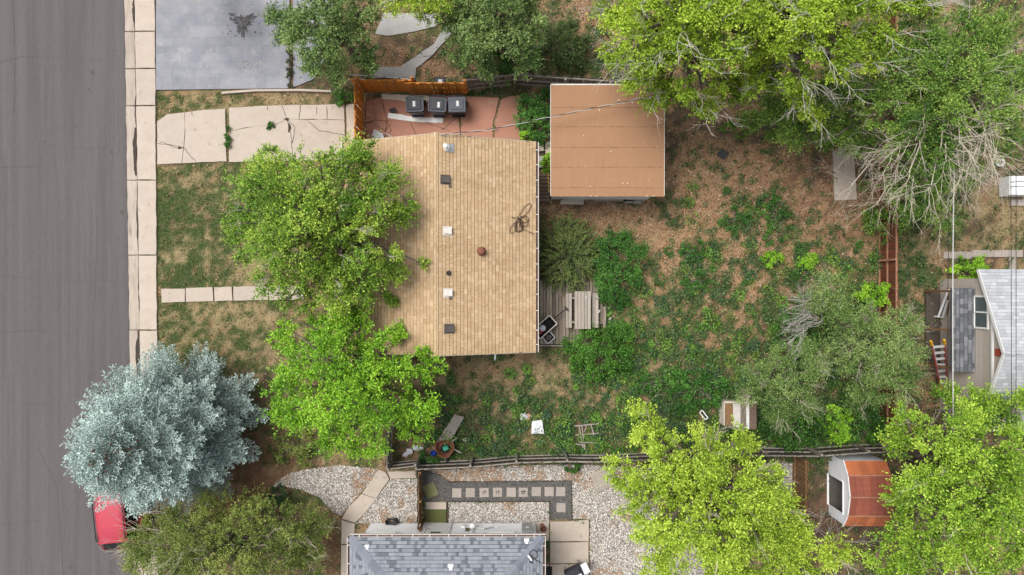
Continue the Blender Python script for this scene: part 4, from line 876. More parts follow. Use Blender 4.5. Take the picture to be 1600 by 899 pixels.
# ------------------------------------------------------------------ fences: every picket its own piece
def fence(name, label, pts, h, pm, rm_, side, pw=.14, gap=.012, rails=(.2, .5, .92), post=2.2, jit=.02, base=.05, postm=None, lean=0., topc=False):
    """pts: world xy polyline; side=+1 rails on the left of travel"""
    t = thing(name, label, 'fence', (*pts[0], 0)); var = []
    for k in range(4):
        mb = MB(); hh = h * random.uniform(.97, 1.02); w = pw / 2; mb.add([(-w, -.009, base), (w, -.009, base), (w, .009, base), (-w, .009, base), (-w, -.009, hh - .03), (w, -.009, hh - .03), (w, .009, hh - .03), (-w, .009, hh - .03), (-w + .03, -.009, hh), (w - .03, -.009, hh), (w - .03, .009, hh), (-w + .03, .009, hh)],
                         [(0, 1, 5, 4), (2, 3, 7, 6), (1, 2, 6, 5), (3, 0, 4, 7), (4, 5, 9, 8), (6, 7, 11, 10), (5, 6, 10, 9), (7, 4, 8, 11), (8, 9, 10, 11)]); var.append(mesh('picket', mb, pm))
    for a, b in zip(pts[:-1], pts[1:]):
        a = Vector((*a, 0)); b = Vector((*b, 0)); L = (b - a).length; d = (b - a) / L; n = Vector((-d.y, d.x, 0)) * side; ang = math.atan2(d.y, d.x)
        k = max(1, int(L / (pw + gap)))
        for i in range(k):
            o = piece('picket', random.choice(var), t, a + d * (L * (i + .5) / k) + n * random.uniform(-.004, .004)); o.rotation_euler = (random.uniform(-jit, jit) + lean, random.uniform(-jit, jit) * .6, ang)
        for r in rails:
            mb = MB(); p = a + n * .035 + Vector((0, 0, r * h)); q = b + n * .035 + Vector((0, 0, r * h)); mb.bar(p + Vector((0, 0, random.uniform(-.02, .02))), q + Vector((0, 0, random.uniform(-.02, .02))), .045, .09); part('rail', mb, rm_, t)
        if topc: mb = MB(); mb.bar(a + Vector((0, 0, h + .03)), b + Vector((0, 0, h + .03)), .09, .03); part('cap_rail', mb, rm_, t)
        m = max(1, int(round(L / post)))
        for i in range(m + 1):
            if i == m and b.xy != Vector(pts[-1]): continue
            c = a + d * (L * i / m) + n * .1; mb = MB(); mb.box(c.x - .045, c.x + .045, c.y - .045, c.y + .045, 0, h + .04, rot=ang); part('post', mb, postm or rm_, t)
    return t
random.seed(9)
fence('orange_fence', 'bright orange stained fence run across the end of the driveway', [(-6.42, 8.5), (-6.42, 5.85)], 1.8, 'orange_wood', 'orange_wood', -1, rails=(.15, .5, .88), post=2.65)
fence('orange_fence', 'orange stained back fence joining the driveway fence at the corner', [(-6.36, 8.48), (-4.1, 8.48)], 1.8, 'orange_wood', 'orange_wood', 1, rails=(.15, .5, .88), post=2.3)
fence('orange_fence', 'orange stained fence panel standing behind the three bins', [(-4.42, 8.37), (-1.94, 8.36)], 1.78, 'orange_wood', 'orange_wood', 1, rails=(.15, .5, .88), post=2.5)
fence('weathered_fence', 'weathered grey fence bowing behind the brown-roofed garage', [(-1.9, 8.58), (.13, 8.82), (2.2, 8.66), (5.9, 8.42)], 1.6, 'grey_wood', 'grey_rail', -1, rails=(.12, .5, .93), post=2.1, jit=.03)
fence('old_fence', 'old dark fence with pale rails below the back yard', [(-3.97, -7.58), (-1.72, -7.48), (.185, -7.3), (2.28, -7.25), (3.95, -7.27), (6.8, -7.12), (9.49, -6.95)], 1.4, 'dark_wood', 'grey_rail', 1, rails=(.12, .5, .95), post=2.3, jit=.03)
fence('old_fence', 'old dark fence with slanted braces above the red-roofed shed', [(9.6, -6.95), (12.73, -6.98), (14.67, -6.83), (15.8, -6.8)], 1.6, 'dark_wood', 'grey_rail', 1, rails=(.12, .5, .95), post=3.2, jit=.03)
fence('gate_fence', 'short dark gate panel between the path and the old fence', [(-5.16, -7.57), (-3.99, -7.43)], 1.4, 'dark_wood', 'grey_rail', 1, rails=(.2, .55, .95), post=1.2)
fence('gate_fence', 'short dark fence return beside the bright green tree', [(-5.22, -6.0), (-5.22, -7.55)], 1.4, 'dark_wood', 'grey_rail', 1, rails=(.2, .6, .95), post=1.5)
fence('side_fence', 'brown fence from the old fence to the grey house door', [(-3.93, -7.7), (-3.93, -10.1)], 1.25, 'dark_wood', 'brown_wood', 1, rails=(.3, .92), post=1.2)
fence('red_brown_fence', 'red-brown fence with pale rails along the back of the yard', [(15.92, -6.6), (15.92, 11.5)], 1.5, 'red_wood', 'red_rail', 1, rails=(.06, .5, .96), post=2.6)
fence('brown_panel', 'brown fence panel beside the gravel near the shed', [(12.17, -7.15), (12.17, -9.3)], 1.6, 'brown_wood', 'brown_wood', -1, rails=(.2, .9), post=2.1)
bt = thing('fence_brace', 'slanted timber braces leaning on the old fence above the shed', 'brace', P(1240, 702))
for X, Y, X2, Y2 in ((1182, 701, 1202, 715), (1259, 699, 1283, 714), (1340, 698, 1357, 706)):
    p, q = P(X, Y, .9), P(X2, Y2, 1.55); mb = MB(); mb.bar(p, (q[0], q[1], 1.62), .09, .06); part('brace', mb, 'dark_wood', bt)
mt = thing('rail_fence', 'low dark metal rail fence between the grey path and the orange fence', 'fence', P(595, 122))
for z in (.45, 1.05):
    mb = MB(); a = P(546, 117, 1.05); b = P(648, 124.5, 1.05); mb.tube([(a[0], a[1], z), (b[0], b[1], z)], .025, 8); part('rail', mb, 'galv', mt)
for X, Y in ((546, 117), (576, 119), (600, 121), (624, 122.7), (648, 124.5)):
    a = P(X, Y, 1.05); mb = MB(); mb.tube([(a[0], a[1], 0), (a[0], a[1], 1.08)], .03, 8); part('post', mb, 'dark_vent', mt)

# ------------------------------------------------------------------ shed with rusty gambrel roof
sx0, sx1, sy0, sy1 = 13.74, 15.42, -9.86, -7.16
sh = thing('garden_shed', 'white metal garden shed with rusty red gambrel roof', 'shed', ((sx0 + sx1) / 2, (sy0 + sy1) / 2, 0))
prof = [(sy1, 1.42), (-7.66, 1.80), (-8.5, 2.0), (-9.32, 1.80), (sy0, 1.42)]
mb = MB()
def sheet(mb, p): mb.poly(p); mb.poly([tuple(q) for q in p[::-1]])
op = (-8.05, -9.4, .08, 1.3)     # opening
x = sx0
for q in ([(x, sy1, 0), (x, op[0], 0), (x, op[0], 1.3), (x, sy1, 1.42)], [(x, op[1], 0), (x, sy0, 0), (x, sy0, 1.42), (x, op[1], 1.3)], [(x, op[0], 1.3), (x, op[1], 1.3), (x, sy0, 1.42), (x, -9.32, 1.79), (x, -8.5, 1.99), (x, -7.66, 1.79), (x, sy1, 1.42)]):
    mb.poly(q); mb.poly([(a + .03, b, c) for a, b, c in q[::-1]])
mb.box(sx0, sx1, sy1 - .02, sy1, 0, 1.42); mb.box(sx0, sx1, sy0, sy0 + .02, 0, 1.42); mb.box(sx1 - .02, sx1, sy0, sy1, 0, 1.42); mb.poly([(sx1, a, b) for a, b in prof]); part('wall', mb, 'shed_white', sh)
mb = MB(); mb.box(sx0 + .04, sx1 - .03, sy0 + .03, sy1 - .03, .02, .06); part('floor', mb, 'shed_dark', sh); mb = MB(); mb.box(sx1 - .05, sx1 - .03, sy0 + .03, sy1 - .03, .06, 1.41); mb.box(sx0 + .04, sx1 - .05, sy0 + .03, sy0 + .05, .06, 1.41); mb.box(sx0 + .04, sx1 - .05, sy1 - .05, sy1 - .03, .06, 1.41); part('shade_lining', mb, 'rubber', sh)  # dark floor and added black lining put the doorway's shade into colour
mb = MB()
for y in (op[0], op[1]): mb.box(sx0 - .03, sx0 + .0, y - .03, y + .03, 0, 1.3)
mb.box(sx0 - .03, sx0, op[1], op[0], 1.3, 1.36); mb.box(sx0 - .08, sx0, op[1], op[0], .0, .05); part('door_frame', mb, 'white_metal', sh)
for i in range(4):
    (ya, za), (yb_, zb) = prof[i], prof[i + 1]; n = 6; ov = .05
    for k in range(n):
        xa = sx0 - ov + (sx1 - sx0 + 2 * ov) * k / n; xb = sx0 - ov + (sx1 - sx0 + 2 * ov) * (k + 1) / n; mb = MB()
        za_, zb_ = za + .015, zb + .015
        P0 = [(xa, ya, za_), (xb - .03, ya, za_), (xb - .03, yb_, zb_), (xa, yb_, zb_)]; mb.poly(P0 if ya > yb_ and False else P0[::-1])
        r = [(xb - .03, ya, za_), (xb - .015, ya, za_ + .03), (xb, ya, za_), (xb, yb_, zb_), (xb - .015, yb_, zb_ + .03), (xb - .03, yb_, zb_)]
        mb.add(r, [(0, 1, 4, 5), (1, 2, 3, 4)]); part('roof_panel', mb, 'rust_roof' if i in (0, 3) else 'rust_roof_red', sh)
for (ya, za) in prof[1:4]:
    mb = MB(); mb.bar((sx0 - .05, ya, za + .03), (sx1 + .05, ya, za + .03), .05, .025); part('ridge_strip', mb, 'red_rail', sh)
mb = MB()
for (ya, za), (yb_, zb) in zip(prof[:-1], prof[1:]): mb.bar((sx0 - .04, ya, za - .03), (sx0 - .04, yb_, zb - .03), .03, .1)
part('gable_trim', mb, 'white_metal', sh)

# ------------------------------------------------------------------ deck, table, cart
dk = thing('wood_deck', 'weathered plank deck beside the tan-roofed house', 'deck', P(890, 500)); random.seed(13)
edge = [(842, 900), (853, 900), (925, 937), (932, 945)]
x = 844.
while x < 947:
    w = random.choice((4.6, 5.2, 5.6)); y0, y1 = 440 + random.uniform(-6, 4), 538.
    if x > 920: y1 = 538 - (x - 920) * 1.6 - random.uniform(0, 4)
    if x > 938: y0 = 475 + random.uniform(-3, 5); y1 = 512
    a = P(x, y0, .25); b = P(x + w - .7, y1, .25); mb = MB(); mb.box(a[0], b[0], b[1], a[1], .2, .25 + random.uniform(-.006, .012), rot=random.uniform(-.012, .012), bev=.006)
    if not (849 < x < 866 and random.random() < .18): part('plank', mb, 'deck_wood', dk)
    x += w
for Y in (450, 480, 510, 534): a = P(846, Y, .15); b = P(938 if Y < 520 else 915, Y, .15); mb = MB(); mb.bar(a, b, .05, .1); part('joist', mb, 'dark_wood', dk)
a, b = P(842, 540, .2), P(918, 541, .2); mb = MB(); mb.bar(a, b, .05, .2); part('rim_board', mb, 'grey_rail', dk)
pt = thing('picnic_table', 'grey wooden picnic table with two benches on the deck', 'picnic table', (*P2(910, 487, .7), .25))
def planks(x0, x1, y0, y1, z, n, nm):
    for i in range(n):
        a = P(x0 + (x1 - x0) * i / n, y0, z); b = P(x0 + (x1 - x0) * (i + 1) / n - .5, y1, z); mb = MB(); mb.box(a[0], b[0], b[1], a[1], z - .04, z, bev=.006); part(nm, mb, 'table_wood', pt)
planks(898, 923.5, 455.5, 514.5, .98, 5, 'tabletop_board'); planks(884, 894, 458.5, 512.5, .70, 2, 'bench_board'); planks(925, 935.5, 458.5, 512.5, .70, 2, 'bench_board')
for Y in (466, 504):
    a, b = P(883, Y, .6), P(936, Y, .6); mb = MB(); mb.bar((a[0], a[1], .62), (b[0], b[1], .62), .05, .1); part('bench_support', mb, 'grey_rail', pt)
    for s, X in ((1, 899), (-1, 921)):
        c = P(X, Y, .9); mb = MB(); mb.bar((c[0] - s * .25, c[1], .25), (c[0] + s * .1, c[1], .94), .09, .05); part('leg', mb, 'grey_rail', pt)
for i, (X, Y, z, lb) in enumerate(((916.5, 463, .98, 'small white cup on the picnic table'), (936, 485.5, .72, 'small white cup at the bench edge'), (953, 497, .05, 'small white scrap in the weeds right of the deck'))):
    c = P(X, Y, z); mb = MB(); mb.lathe(c, [(.03, 0), (.045, .1), (.04, .1), (.028, .02)], 10); mb.box(c[0] - .05, c[0] + .02, c[1] - .09, c[1] - .04, c[2], c[2] + .015, rot=.4); tag(part('white_cup', mb, 'paper', origin=c), lb, 'cup')
ct = thing('garden_cart', 'pale-rimmed garden cart with black handle against the house', 'cart', P(852, 512, .25)); ang = math.radians(42)
def cl(c, a, b, z): return (c[0] + a * math.cos(ang) - b * math.sin(ang), c[1] + a * math.sin(ang) + b * math.cos(ang), z)
c = P(851, 511, .6); mb = MB(); L_, W_ = .48, .24
def tray(mb, c, L, W, z0, z1, t=.03, taper=.8):
    o = [cl(c, s * L, r * W, z1) for s, r in ((-1, -1), (1, -1), (1, 1), (-1, 1))]; i = [cl(c, s * (L - t), r * (W - t), z1) for s, r in ((-1, -1), (1, -1), (1, 1), (-1, 1))]
    b = [cl(c, s * L * taper, r * W * taper, z0) for s, r in ((-1, -1), (1, -1), (1, 1), (-1, 1))]; k = [cl(c, s * (L * taper - t), r * (W * taper - t), z0 + .02) for s, r in ((-1, -1), (1, -1), (1, 1), (-1, 1))]
    V = o + i + b + k; F = []
    for q in range(4): n = (q + 1) % 4; F += [(q, n, 4 + n, 4 + q), (8 + q, 8 + n, n, q), (4 + q, 4 + n, 12 + n, 12 + q)]
    F += [(12, 13, 14, 15), (11, 10, 9, 8)]; mb.add(V, F)
tray(mb, c, L_, W_, .45, .72); part('tray', mb, 'rubber', ct)
mb = MB()
for a, b, d, e in ((-1, -1, 1, -1), (1, -1, 1, 1), (1, 1, -1, 1), (-1, 1, -1, -1)): mb.bar(cl(c, a * L_, b * W_, .73), cl(c, d * L_, e * W_, .73), .045, .04)
part('rim', mb, 'board', ct)
mb = MB(); mb.bar(cl(c, L_, 0, .6), cl(c, L_ + .75, -.03, .8), .05, .05); mb.bar(cl(c, L_ + .72, -.12, .8), cl(c, L_ + .72, .09, .8), .06, .06); part('handle', mb, 'cable_black', ct)
for s, r in ((-1, -1), (-1, 1), (.7, -1), (.7, 1)):
    q = cl(c, s * L_ * .7, r * (W_ + .02), .37); q2 = cl(c, s * L_ * .7, r * (W_ - .04), .37); mb = MB(); mb.tube([q, q2], .12, 14); part('wheel', mb, 'rubber', ct)
mb = MB(); q = cl(c, -.1, .02, .6); mb.lathe((q[0], q[1], .5), [(.12, 0), (.14, .1), (.05, .16)], 10); part('contents', mb, 'cloth', ct); mb = MB(); q = cl(c, -.25, -.06, .6); mb.box(q[0] - .1, q[0] + .1, q[1] - .06, q[1] + .06, .5, .6, rot=.8); part('contents', mb, 'lamp_red', ct)
cr = thing('plastic_crate', 'small open tub with pale rim next to the cart', 'tub', P(857, 527, .25)); c = P(857, 527, .5); ang = math.radians(40); mb = MB(); tray(mb, c, .2, .2, .26, .52); part('tub', mb, 'shed_dark', cr); mb = MB()
for a, b, d, e in ((-1, -1, 1, -1), (1, -1, 1, 1), (1, 1, -1, 1), (-1, 1, -1, -1)): mb.bar(cl(c, a * .2, b * .2, .53), cl(c, d * .2, e * .2, .53), .035, .03)
part('rim', mb, 'galv', cr); mb = MB(); mb.tube([cl(c, -.1, -.1, .32), cl(c, 0, .08, .34), cl(c, .1, -.05, .35), cl(c, -.02, -.12, .36)], .015, 5); part('contents', mb, 'grey_twig', cr)
# steps between house and garage
sp = thing('side_steps', 'dark wooden steps between the tan house and the garage', 'steps', P(848, 293))
for i in range(8):
    a, b = P(840, 271 + i * 5.6, .3), P(858.5 - .3 * (i < 3) * 6, 271 + i * 5.6 + 4.9, .3); mb = MB(); mb.box(a[0], b[0], b[1], a[1], .0, .3, bev=.01); part('step_board', mb, 'step_wood', sp)
mb = MB(); a, b = P(855.5, 268, .5), P(858, 300, .5)
for i in range(5): p = P(855 + i * .5, 270 + i * 6.4, .5); q = P(858, 275 + i * 6.4, .5); mb.bar(p, q, .07, .05)
part('rail', mb, 'yellow_wood', sp)
for i, (x0, y0, x1, y1, m, lb) in enumerate(((839, 244, 850, 262, 'grey_concrete', 'grey concrete block by the house gutter'), (852, 221, 862, 240, 'concrete', 'pale concrete block beside the garage corner'), (840, 222, 850, 236, 'board', 'tan stone block beside the gutter end'))):
    a, b = P(x0, y0, .2), P(x1, y1, .2); mb = MB(); mb.box(a[0], b[0], b[1], a[1], 0, .2, bev=.02, rot=.05 * i); tag(part('concrete_block', mb, m, origin=(a[0], a[1], 0)), lb, 'block')

# ------------------------------------------------------------------ bins
mat('bin_grey', (.055, .062, .08), (.075, .082, .10), scale=3, rough=.5)
def make_bin(c, label, w, bm, rot, lm='black_plastic', sx=0., sy=0., rim=False):
    t = thing('wheeled_bin', label, 'bin', (c[0], c[1], .055), 'three wheeled bins on the red pad'); z0 = .055; l = .30; cr_, sr_ = math.cos(rot), math.sin(rot)
    def T(mb): mb.v = [(c[0] + x * cr_ - y * sr_, c[1] + x * sr_ + y * cr_, z) for x, y, z in mb.v]; return mb
    mb = MB(); a, b = w * .78, .25
    mb.add([(-a, -b, z0 + .06), (a, -b, z0 + .06), (a, b, z0 + .06), (-a, b, z0 + .06), (-w, -l, 1.0), (w, -l, 1.0), (w, l, 1.0), (-w, l, 1.0)], [(3, 2, 1, 0), (0, 1, 5, 4), (1, 2, 6, 5), (2, 3, 7, 6), (3, 0, 4, 7), (4, 5, 6, 7)])
    mb.box(-w - .025, w + .025, -l - .025, l + .025, .955, 1.0); part('body', T(mb), bm, t)
    mb = MB(); mb.box(-w - .035, w + .035, -l - .04, l + .02, 1.004, 1.06, bev=.03); mb.box(-w + .07, w - .07, -l + .06, l - .1, 1.05, 1.085, bev=.02)
    for k in (-.5, 0, .5): mb.box(w * k - .02, w * k + .02, -l + .1, l - .15, 1.08, 1.095)
    ld = part('lid', T(mb), lm, t)
    if rim:
        mb = MB()
        for s in (-1, 1): mb.box(s * (w + .02) - .025, s * (w + .02) + .025, -l, l - .05, 1.04, 1.1, bev=.01)
        mb.box(-w, w, -l - .03, -l + .03, 1.045, 1.1, bev=.01); part('lid_rim', T(mb), 'bin_grey', ld)
    mb = MB(); mb.box(-.06 + sx, .05 + sx, -.13 + sy, .10 + sy, 1.097, 1.102); part('label_sticker', T(mb), 'paper', ld)
    for s in (-1, 1):
        mb = MB(); mb.tube([(s * (w - .04), l - .04, z0 + .13), (s * (w + .03), l - .04, z0 + .13)], .13, 14); wh = part('wheel', T(mb), 'rubber', t)
    mb = MB(); mb.tube([(-w + .05, l + .02, .95), (-w + .05, l + .09, .97), (w - .05, l + .09, .97), (w - .05, l + .02, .95)], .018, 6); part('handle', T(mb), 'black_plastic', t)
    mb = MB(); mb.box(-a, a, -b - .06, -b + .02, z0, z0 + .09); part('foot', T(mb), bm, t)
random.seed(4)
make_bin((*P2(648, 163, 1.05),), 'leftmost wheeled bin with large white lid sticker before orange fence', .33, 'navy_plastic', .05, 'black_plastic', -.02, .02, True)
make_bin((*P2(683.5, 163, 1.05),), 'middle wheeled bin of the three before the orange fence', .34, 'navy_plastic', -.06, 'black_plastic', .06, -.02, True)
make_bin((*P2(714, 163, 1.05),), 'rightmost black wheeled bin at the end of the orange fence', .34, 'black_plastic', .03, 'bin_grey', .03, .03)
tt = thing('storage_tote', 'black storage tote behind the orange fence panel', 'tote', P(687, 126)); c = P(687.5, 126.5, .6)
mb = MB(); mb.box(c[0] - .2, c[0] + .2, c[1] - .14, c[1] + .14, 0, .55); part('body', mb, 'black_plastic', tt); mb = MB(); mb.box(c[0] - .24, c[0] + .24, c[1] - .17, c[1] + .17, .55, .6, bev=.02); ld = part('lid', mb, 'black_plastic', tt); mb = MB(); mb.box(c[0] - .08, c[0] + .1, c[1] - .07, c[1] + .06, .602, .606); part('label_sticker', mb, 'paper', ld)
def board(name, label, pts, m, z=.06, th=.03, cat='board', amp=.015):
    mb = MB(); mb.prism(rough_poly(pts, .15, amp), z, z + th, bev=.006); c = P(*pts[0]); return tag(part(name, mb, m, origin=(c[0], c[1], z)), label, cat)
board('white_board', 'long white board lying on the red pad below the bins', [(607, 177), (628, 180), (650, 184), (693, 185.5), (692, 193), (660, 192), (630, 189), (606, 185)], 'white_paint')
board('beige_board', 'beige board lying behind the bins along the orange fence', [(597, 148), (622, 148.5), (671, 151), (671, 159), (640, 160), (620, 157), (597, 156)], 'board')
board('dark_tile', 'dark grey slab at the left end of the white board', [(608, 172), (617, 169), (622, 177), (612, 178)], 'slate', th=.06)
def crumple(name, label, pts, m, z, cat='cloth', amp=.05, res=16):
    """crumpled sheet filling a pixel polygon"""
    a = np.array([P2(*p, z) for p in pts]); x0, y0 = a.min(0); x1, y1 = a.max(0); c = a.mean(0); n = res; mb = MB(); ring = []
    V = []; F = []; m_ = 28; k = 7
    per = rough_poly(pts, .07, .012); per = per[::max(1, len(per) // m_)]; m_ = len(per)
    for r in range(k + 1):
        for (x, y) in per:
            t = r / k; X_, Y_ = c[0] + (x - c[0]) * t, c[1] + (y - c[1]) * t; zz = z + amp * 2.0 * float(fbm(np.array(X_ * 5.), np.array(Y_ * 5.), 3, 6)) * (1 - .6 * t) + .012; V.append((X_, Y_, zz))
    for r in range(k):
        for i in range(m_): F.append((r * m_ + i, r * m_ + (i + 1) % m_, (r + 1) * m_ + (i + 1) % m_, (r + 1) * m_ + i))
    mb.add(V, [f[::-1] for f in F]); return tag(part(name, mb, m, origin=(c[0], c[1], z)), label, cat)
crumple('white_bag', 'crumpled white plastic bag on the red pad by the roof', [(585, 203), (590, 205), (599, 209), (601, 220), (595, 222), (583, 220), (582, 211)], 'cloth', .06, 'bag', .08)
mb = MB(); mb.tube([P(600, 209, .1), P(606, 210, .09), (*P2(612, 214), .09), P(616, 219, .09)], .014, 5); tag(part('white_rope', mb, 'cloth', origin=P(606, 210, .06)), 'thin white rope trailing from the white bag', 'rope')
crumple('white_cloth', 'large crumpled white cloth lying in the back yard grass', [(831, 657), (847, 655), (848, 667), (850, 677), (838, 676), (830, 677)], 'cloth', .1, 'cloth', .16)
crumple('white_cloth', 'small crumpled white cloth above the larger one', [(813, 646), (820, 644), (825, 651), (821, 656), (813, 655)], 'cloth', .08, 'cloth', .12)
crumple('pinkish_cloth', 'faded pinkish rag beside the small white cloth', [(823, 646), (829, 647), (829, 655), (822, 656)], 'pink_cloth', .06, 'cloth', .04)
for i, (X, Y, s, lb) in enumerate(((634, 710, 5, 'crumpled white plastic by the fence corner, lowest piece'), (641, 704, 6, 'crumpled white plastic by the fence corner, middle piece'), (650, 699, 6, 'crumpled white plastic by the fence corner, largest upper piece'), (659, 700, 4, 'crumpled white plastic by the fence corner, right piece'))):
    crumple('plastic_scrap', lb, [(X + s * random.uniform(.7, 1.2) * math.cos(t_), Y + s * random.uniform(.5, 1) * math.sin(t_)) for t_ in np.linspace(0, 6.28, 9)[:-1]], 'cloth', .08, 'plastic scrap', .08)
board('plywood_board', 'grey plywood board leaning to the rusty wheelbarrow', [(684, 687), (700, 696), (726, 650), (711, 646)], 'grey_rail', .25, .03)
board('tan_tile', 'small tan tile lying in the grass near the wheelbarrow', [(723, 687), (728, 683), (732, 687), (727, 692)], 'board', .06, .03, 'tile', .004)
board('dark_slab', 'dark square slab lying in the leaf litter right of the garage', [(1119, 241), (1128, 233), (1139, 240), (1130, 250)], 'slate', .03, .06, 'slab', .006)
# wheelbarrow
wb = thing('wheelbarrow', 'rusty wheelbarrow full of hose and scraps near the lower fence', 'wheelbarrow', P(694, 703))
top = [P2(x, y, .6) for x, y in ((679, 692), (692, 688), (709, 692), (710, 703), (702, 714), (696, 717), (686, 713), (680, 703))]; cc = np.mean(top, 0); mb = MB(); n = 8; V = []
for s, z in ((1, .6), (.93, .6), (.62, .34), (.66, .30), (1.0, .57)): V += [(cc[0] + (x - cc[0]) * s, cc[1] + (y - cc[1]) * s, z) for x, y in top]
F = [(r * n + i, r * n + (i + 1) % n, (r + 1) * n + (i + 1) % n, (r + 1) * n + i) for r in range(4) for i in range(n)] + [tuple(range(16, 24))]; mb.add(V, [f[::-1] for f in F]); part('tray', mb, 'rust', wb)
for a, b in (((704, 692), (714, 684)), ((709, 702), (721, 708))): mb = MB(); mb.bar(P(*a, .5), P(*b, .55), .04, .04); part('handle', mb, 'grey_rail', wb)
p = P(699, 720, .18); mb = MB(); mb.tube([(p[0] - .04, p[1], .18), (p[0] + .04, p[1], .18)], .18, 16); part('wheel', mb, 'rubber', wb)
mb = MB(); mb.bar(P(699, 720, .2), P(693, 700, .32), .04, .04); mb.bar(P(684, 695, .35), P(684, 693, .0), .04, .04); mb.bar(P(706, 695, .35), P(706, 693, .0), .04, .04); part('leg_frame', mb, 'dark_vent', wb)
mb = MB()
for r in range(4): q = [(*P2(695 + (6.5 - r) * math.cos(a), 702 + (6 - r) * math.sin(a), .5), .42 + .04 * r) for a in np.linspace(0, 6.3, 18)]; mb.tube(q, .03, 6)
part('hose', mb, 'cable_black', wb); mb = MB(); c = P(696, 701, .62); mb.box(c[0] - .11, c[0] + .12, c[1] - .09, c[1] + .09, .45, .64, rot=.25, bev=.03); part('green_carton', mb, 'green_plastic', wb)
c = P(677, 708, .15); mb = MB(); mb.lathe((c[0], c[1], 0), [(.09, 0), (.12, .22), (.11, .22), (.08, .03)], 14); mb.lathe((c[0] + .03, c[1] - .05, .02), [(.05, .0), (.10, .12), (.02, .2)], 10); tag(part('blue_bucket', mb, 'blue_plastic', origin=c), 'small blue bucket beside the rusty wheelbarrow', 'bucket')
tl = thing('wood_trellis', 'weathered lattice frame lying in the dark green grass', 'trellis', P(915, 682, .1))
for a, b in (((898, 666), (936, 662)), ((899, 680), (936, 677)), ((905, 691), (932, 692)), ((900, 694), (915, 697)), ((905, 666), (911, 700)), ((909, 665), (914, 703)), ((923, 663), (928, 680)), ((917, 663), (913, 675))):
    mb = MB(); z = .2 + random.uniform(-.02, .03); mb.bar(P(*a, z), P(*b, z + .02), .05, .03); part('slat', mb, 'grey_rail', tl)
# hutch of scrap boards
hu = thing('scrap_hutch', 'patched wooden hutch of brown and white boards in the undergrowth', 'hutch', P(1155, 650)); z = .8
for i, (x0, x1, m) in enumerate(((1130.5, 1145, 'brown_wood'), (1145.5, 1157, 'gutter_metal'), (1157.5, 1165.5, 'deck_wood'), (1166, 1170.5, 'white_paint'), (1171, 1182, 'step_wood'))):
    y0, y1 = 628 + random.uniform(-1, 1), 666 + (5 if i > 1 else 0) + random.uniform(-2, 2); a, b = P(x0, y0, z), P(x1, y1, z); mb = MB(); mb.box(a[0], b[0], b[1], a[1], z - .02, z + random.uniform(0, .03)); part('roof_board', mb, m, hu)
a, b = P(1132, 629, .78), P(1180, 665, .78); mb = MB(); mb.box(a[0], b[0], b[1], a[1], 0, .77); part('box', mb, 'board', hu); mb = MB(); mb.box(a[0] - .03, b[0] + .03, a[1] - .02, a[1] + .05, .7, .85); mb.box(a[0] - .05, a[0] - .01, b[1], a[1], .1, .86); part('edge_board', mb, 'board', hu)
fr = thing('wire_rack', 'small white wire rack lying left of the hutch', 'rack', P(1099, 650, .1))
for a, b in (((1093, 645), (1102, 656)), ((1097, 641), (1106, 653)), ((1093, 645), (1097, 641)), ((1102, 656), (1106, 653))): mb = MB(); mb.bar(P(*a, .3), P(*b, .3), .04, .03); part('bar', mb, 'white_metal', fr)
# loose pallet boards on the gravel
pl = thing('wood_pallet', 'pale wooden pallet boards lying on gravel by the yellow-green tree', 'pallet', P(945, 752))
for i in range(6):
    dx, dy = i * 2.0, i * 4.9; mb = MB(); mb.bar(P(922 + dx, 743 + dy, .14), P(954 + dx, 729 + dy, .14), .142, .03); part('board', mb, 'table_wood', pl)
for a, b in (((928, 741), (938, 768)), ((948, 733), (958, 760))): mb = MB(); mb.bar(P(*a, .08), P(*b, .08), .07, .09); part('bearer', mb, 'grey_rail', pl)
mb = MB(); c = P(673, 766); mb.box(c[0] - .27, c[0] + .27, c[1] - .3, c[1] + .3, .02, .06, rot=.4, bev=.01); tag(part('mossy_slab', mb, 'moss_slab', origin=c), 'mossy square slab turned askew in the mulch', 'slab')
a, b = P(664.5, 796, .1), P(697, 818, .1); mb = MB(); mb.box(a[0], b[0], b[1] + .02, a[1], .1, .116, bev=.005); tag(part('turf_mat', mb, 'turf_mat', origin=(a[0], a[1], .1)), 'olive green turf mat before the grey house door', 'mat')
a, b = P(849, 882, .07), P(859, 905, .07); mb = MB(); mb.box(a[0], b[0] + .1, b[1], a[1] - .1, .066, .085); tag(part('door_mat', mb, 'rubber', origin=a), 'black mat on the concrete by the grey house', 'mat')
c = P(848.5, 826, .2); mb = MB(); mb.lathe((c[0], c[1], .06), [(.1, 0), (.14, .2), (.12, .22), (.08, .05)], 12); mb.lathe((c[0] - .05, c[1] + .12, .06), [(.07, 0), (.09, .16), (.05, .18)], 10); tag(part('flower_pot', mb, 'rust', origin=c), 'dark flower pots at the corner of the grey house', 'pot')
c = P(610, 815, .2); mb = MB()
for k in range(5): mb.tube([(c[0] + .2 * math.cos(a + k), c[1] + .07 * math.sin(a + k) * (1 + .3 * k % 2), .1 + .05 * k) for a in np.linspace(0, 6.2, 14)], .025, 6)
mb.lathe((c[0] + .2, c[1], 0), [(.1, 0), (.1, .4), (.03, .44)], 10); tag(part('hose_reel', mb, 'slate', origin=c), 'dark hose reel on the gravel by the pale wall', 'hose')
